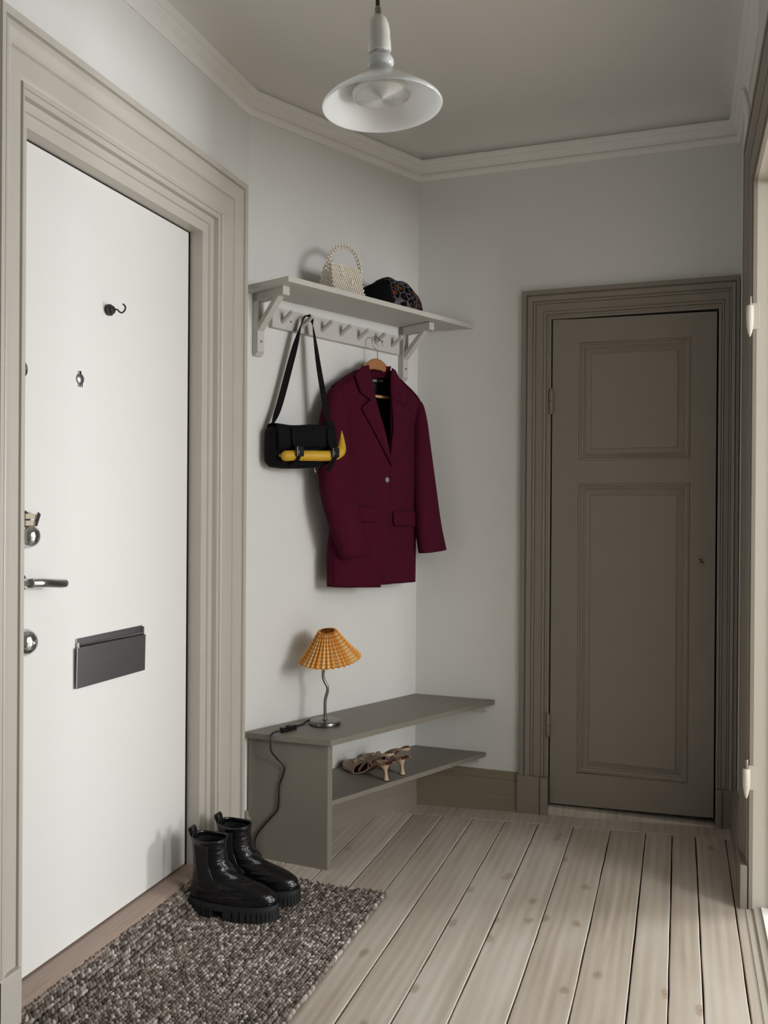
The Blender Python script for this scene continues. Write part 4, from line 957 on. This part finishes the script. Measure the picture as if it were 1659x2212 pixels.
for j in range(NC):
    for i in range(5): pts.append(corner((j+.5*(i % 2))/(NC-.5), .1+.2*i, 1.02))
body_ = pb.add('pearl_body', beads(pts), 'pearl', smooth=180, kind='stuff')
q0 = [corner(u, w, .0) for u, w in ((.02, .04), (.98, .04), (.98, .96), (.02, .96))]; q1 = [corner(u, w, .97) for u, w in ((.02, .04), (.98, .04), (.98, .96), (.02, .96))]
pb.add('inner_lining', slab(q0, q1), mat('bead_net', (.20, .15, .105), .8))
hp = smoothpath([(-.612, 2.030), (-.608, 2.060), (-.593, 2.095), (-.565, 2.122), (-.528, 2.133), (-.490, 2.124), (-.466, 2.098), (-.456, 2.062), (-.458, 2.020)], 30)
path = resample([(p.x, p.y) for p in hp], 44); hb = []
for i, p in enumerate(path):
    a, b = path[max(i-1, 0)], path[min(i+1, 43)]; t = (b-a)/np.linalg.norm(b-a); nrm = np.array((-t[1], t[0]))
    for dn, do in (((.0056, 0), (-.0056, 0)) if i % 2 else ((0, .0056), (0, -.0056))): hb.append(C3(p[0]+nrm[0]*dn, .145+do, p[1]+nrm[1]*dn))
pb.add('pearl_handle', beads(hb, .0046), 'pearl', smooth=180, kind='stuff')
cl = [corner(.30, 1.06, t) for t in np.linspace(1.03, .62, 6)]
pb.add('clasp_strap', beads([(p[0]+.004*s, p[1]-.001, p[2]) for p in cl for s in (-1, 1)], .0036), 'pearl', smooth=180, kind='stuff')
pb.add('clasp', lathe([(.001, -.0075), (.0055, -.005), (.0075, 0), (.0055, .005), (.001, .0075)], 16, Vector(corner(.60, 1.08, .42)), (0, 0, 1)), 'pearl', smooth=180, label='large pearl clasp')

# ------------------------------------------------------------------ fuzzy hat
ht = Thing('fuzzy_hat', 'fuzzy black beret with rust leopard spots lying on the shelf', 'hat', (-.300, -.125, 1.951), BF)
def hat_pt(a, b):
    """a around, b 0 base .. 1 crown"""
    ca, sa = math.cos(a), math.sin(a)
    rx = .158; ro = .078
    ph = b*math.pi/2; r = math.cos(ph)**.75; h = math.sin(ph)**.9
    x = -.288+rx*r*ca; o = .128+ro*r*sa
    # crown leans to the left of centre, brim falls away to the right
    top = .112*(1-.35*max(0, (x+.26)/.15)**1.3)*(1-.22*max(0, (-.33-x)/.12))
    z = 1.9515+top*h+.006*math.sin(3*a+1)*h*(1-b)+.004*math.sin(x*70)*h
    return Vector(C3(x+.012*h, o, z))
rings = [[hat_pt(2*math.pi*j/48, i/18) for j in range(48)] for i in range(18)]+[[hat_pt(2*math.pi*j/48, .995) for j in range(48)]]
ho = ht.add('hat_crown', loft(rings), 'hat', smooth=180)
V, Fc = [], []
for i in range(9000):
    a, b = random.uniform(0, 2*math.pi), random.random()**1.25*.97
    p = hat_pt(a, b); n_ = (hat_pt(a+.05, b)-p).cross(hat_pt(a, min(b+.03, 1))-p)
    if n_.length < 1e-9: continue
    n_.normalize(); d = (n_+Vector((random.gauss(0, .55), random.gauss(0, .55), random.gauss(-.1, .5)))).normalized(); L = random.uniform(.005, .013)
    s = d.cross(Vector((random.random(), random.random(), random.random()))).normalized()*.0006
    k = len(V); V += [p-s, p+s, p+d*L]; Fc.append((k, k+1, k+2))
ht.add('fuzz', (V, Fc), 'hat', ho, kind='stuff')
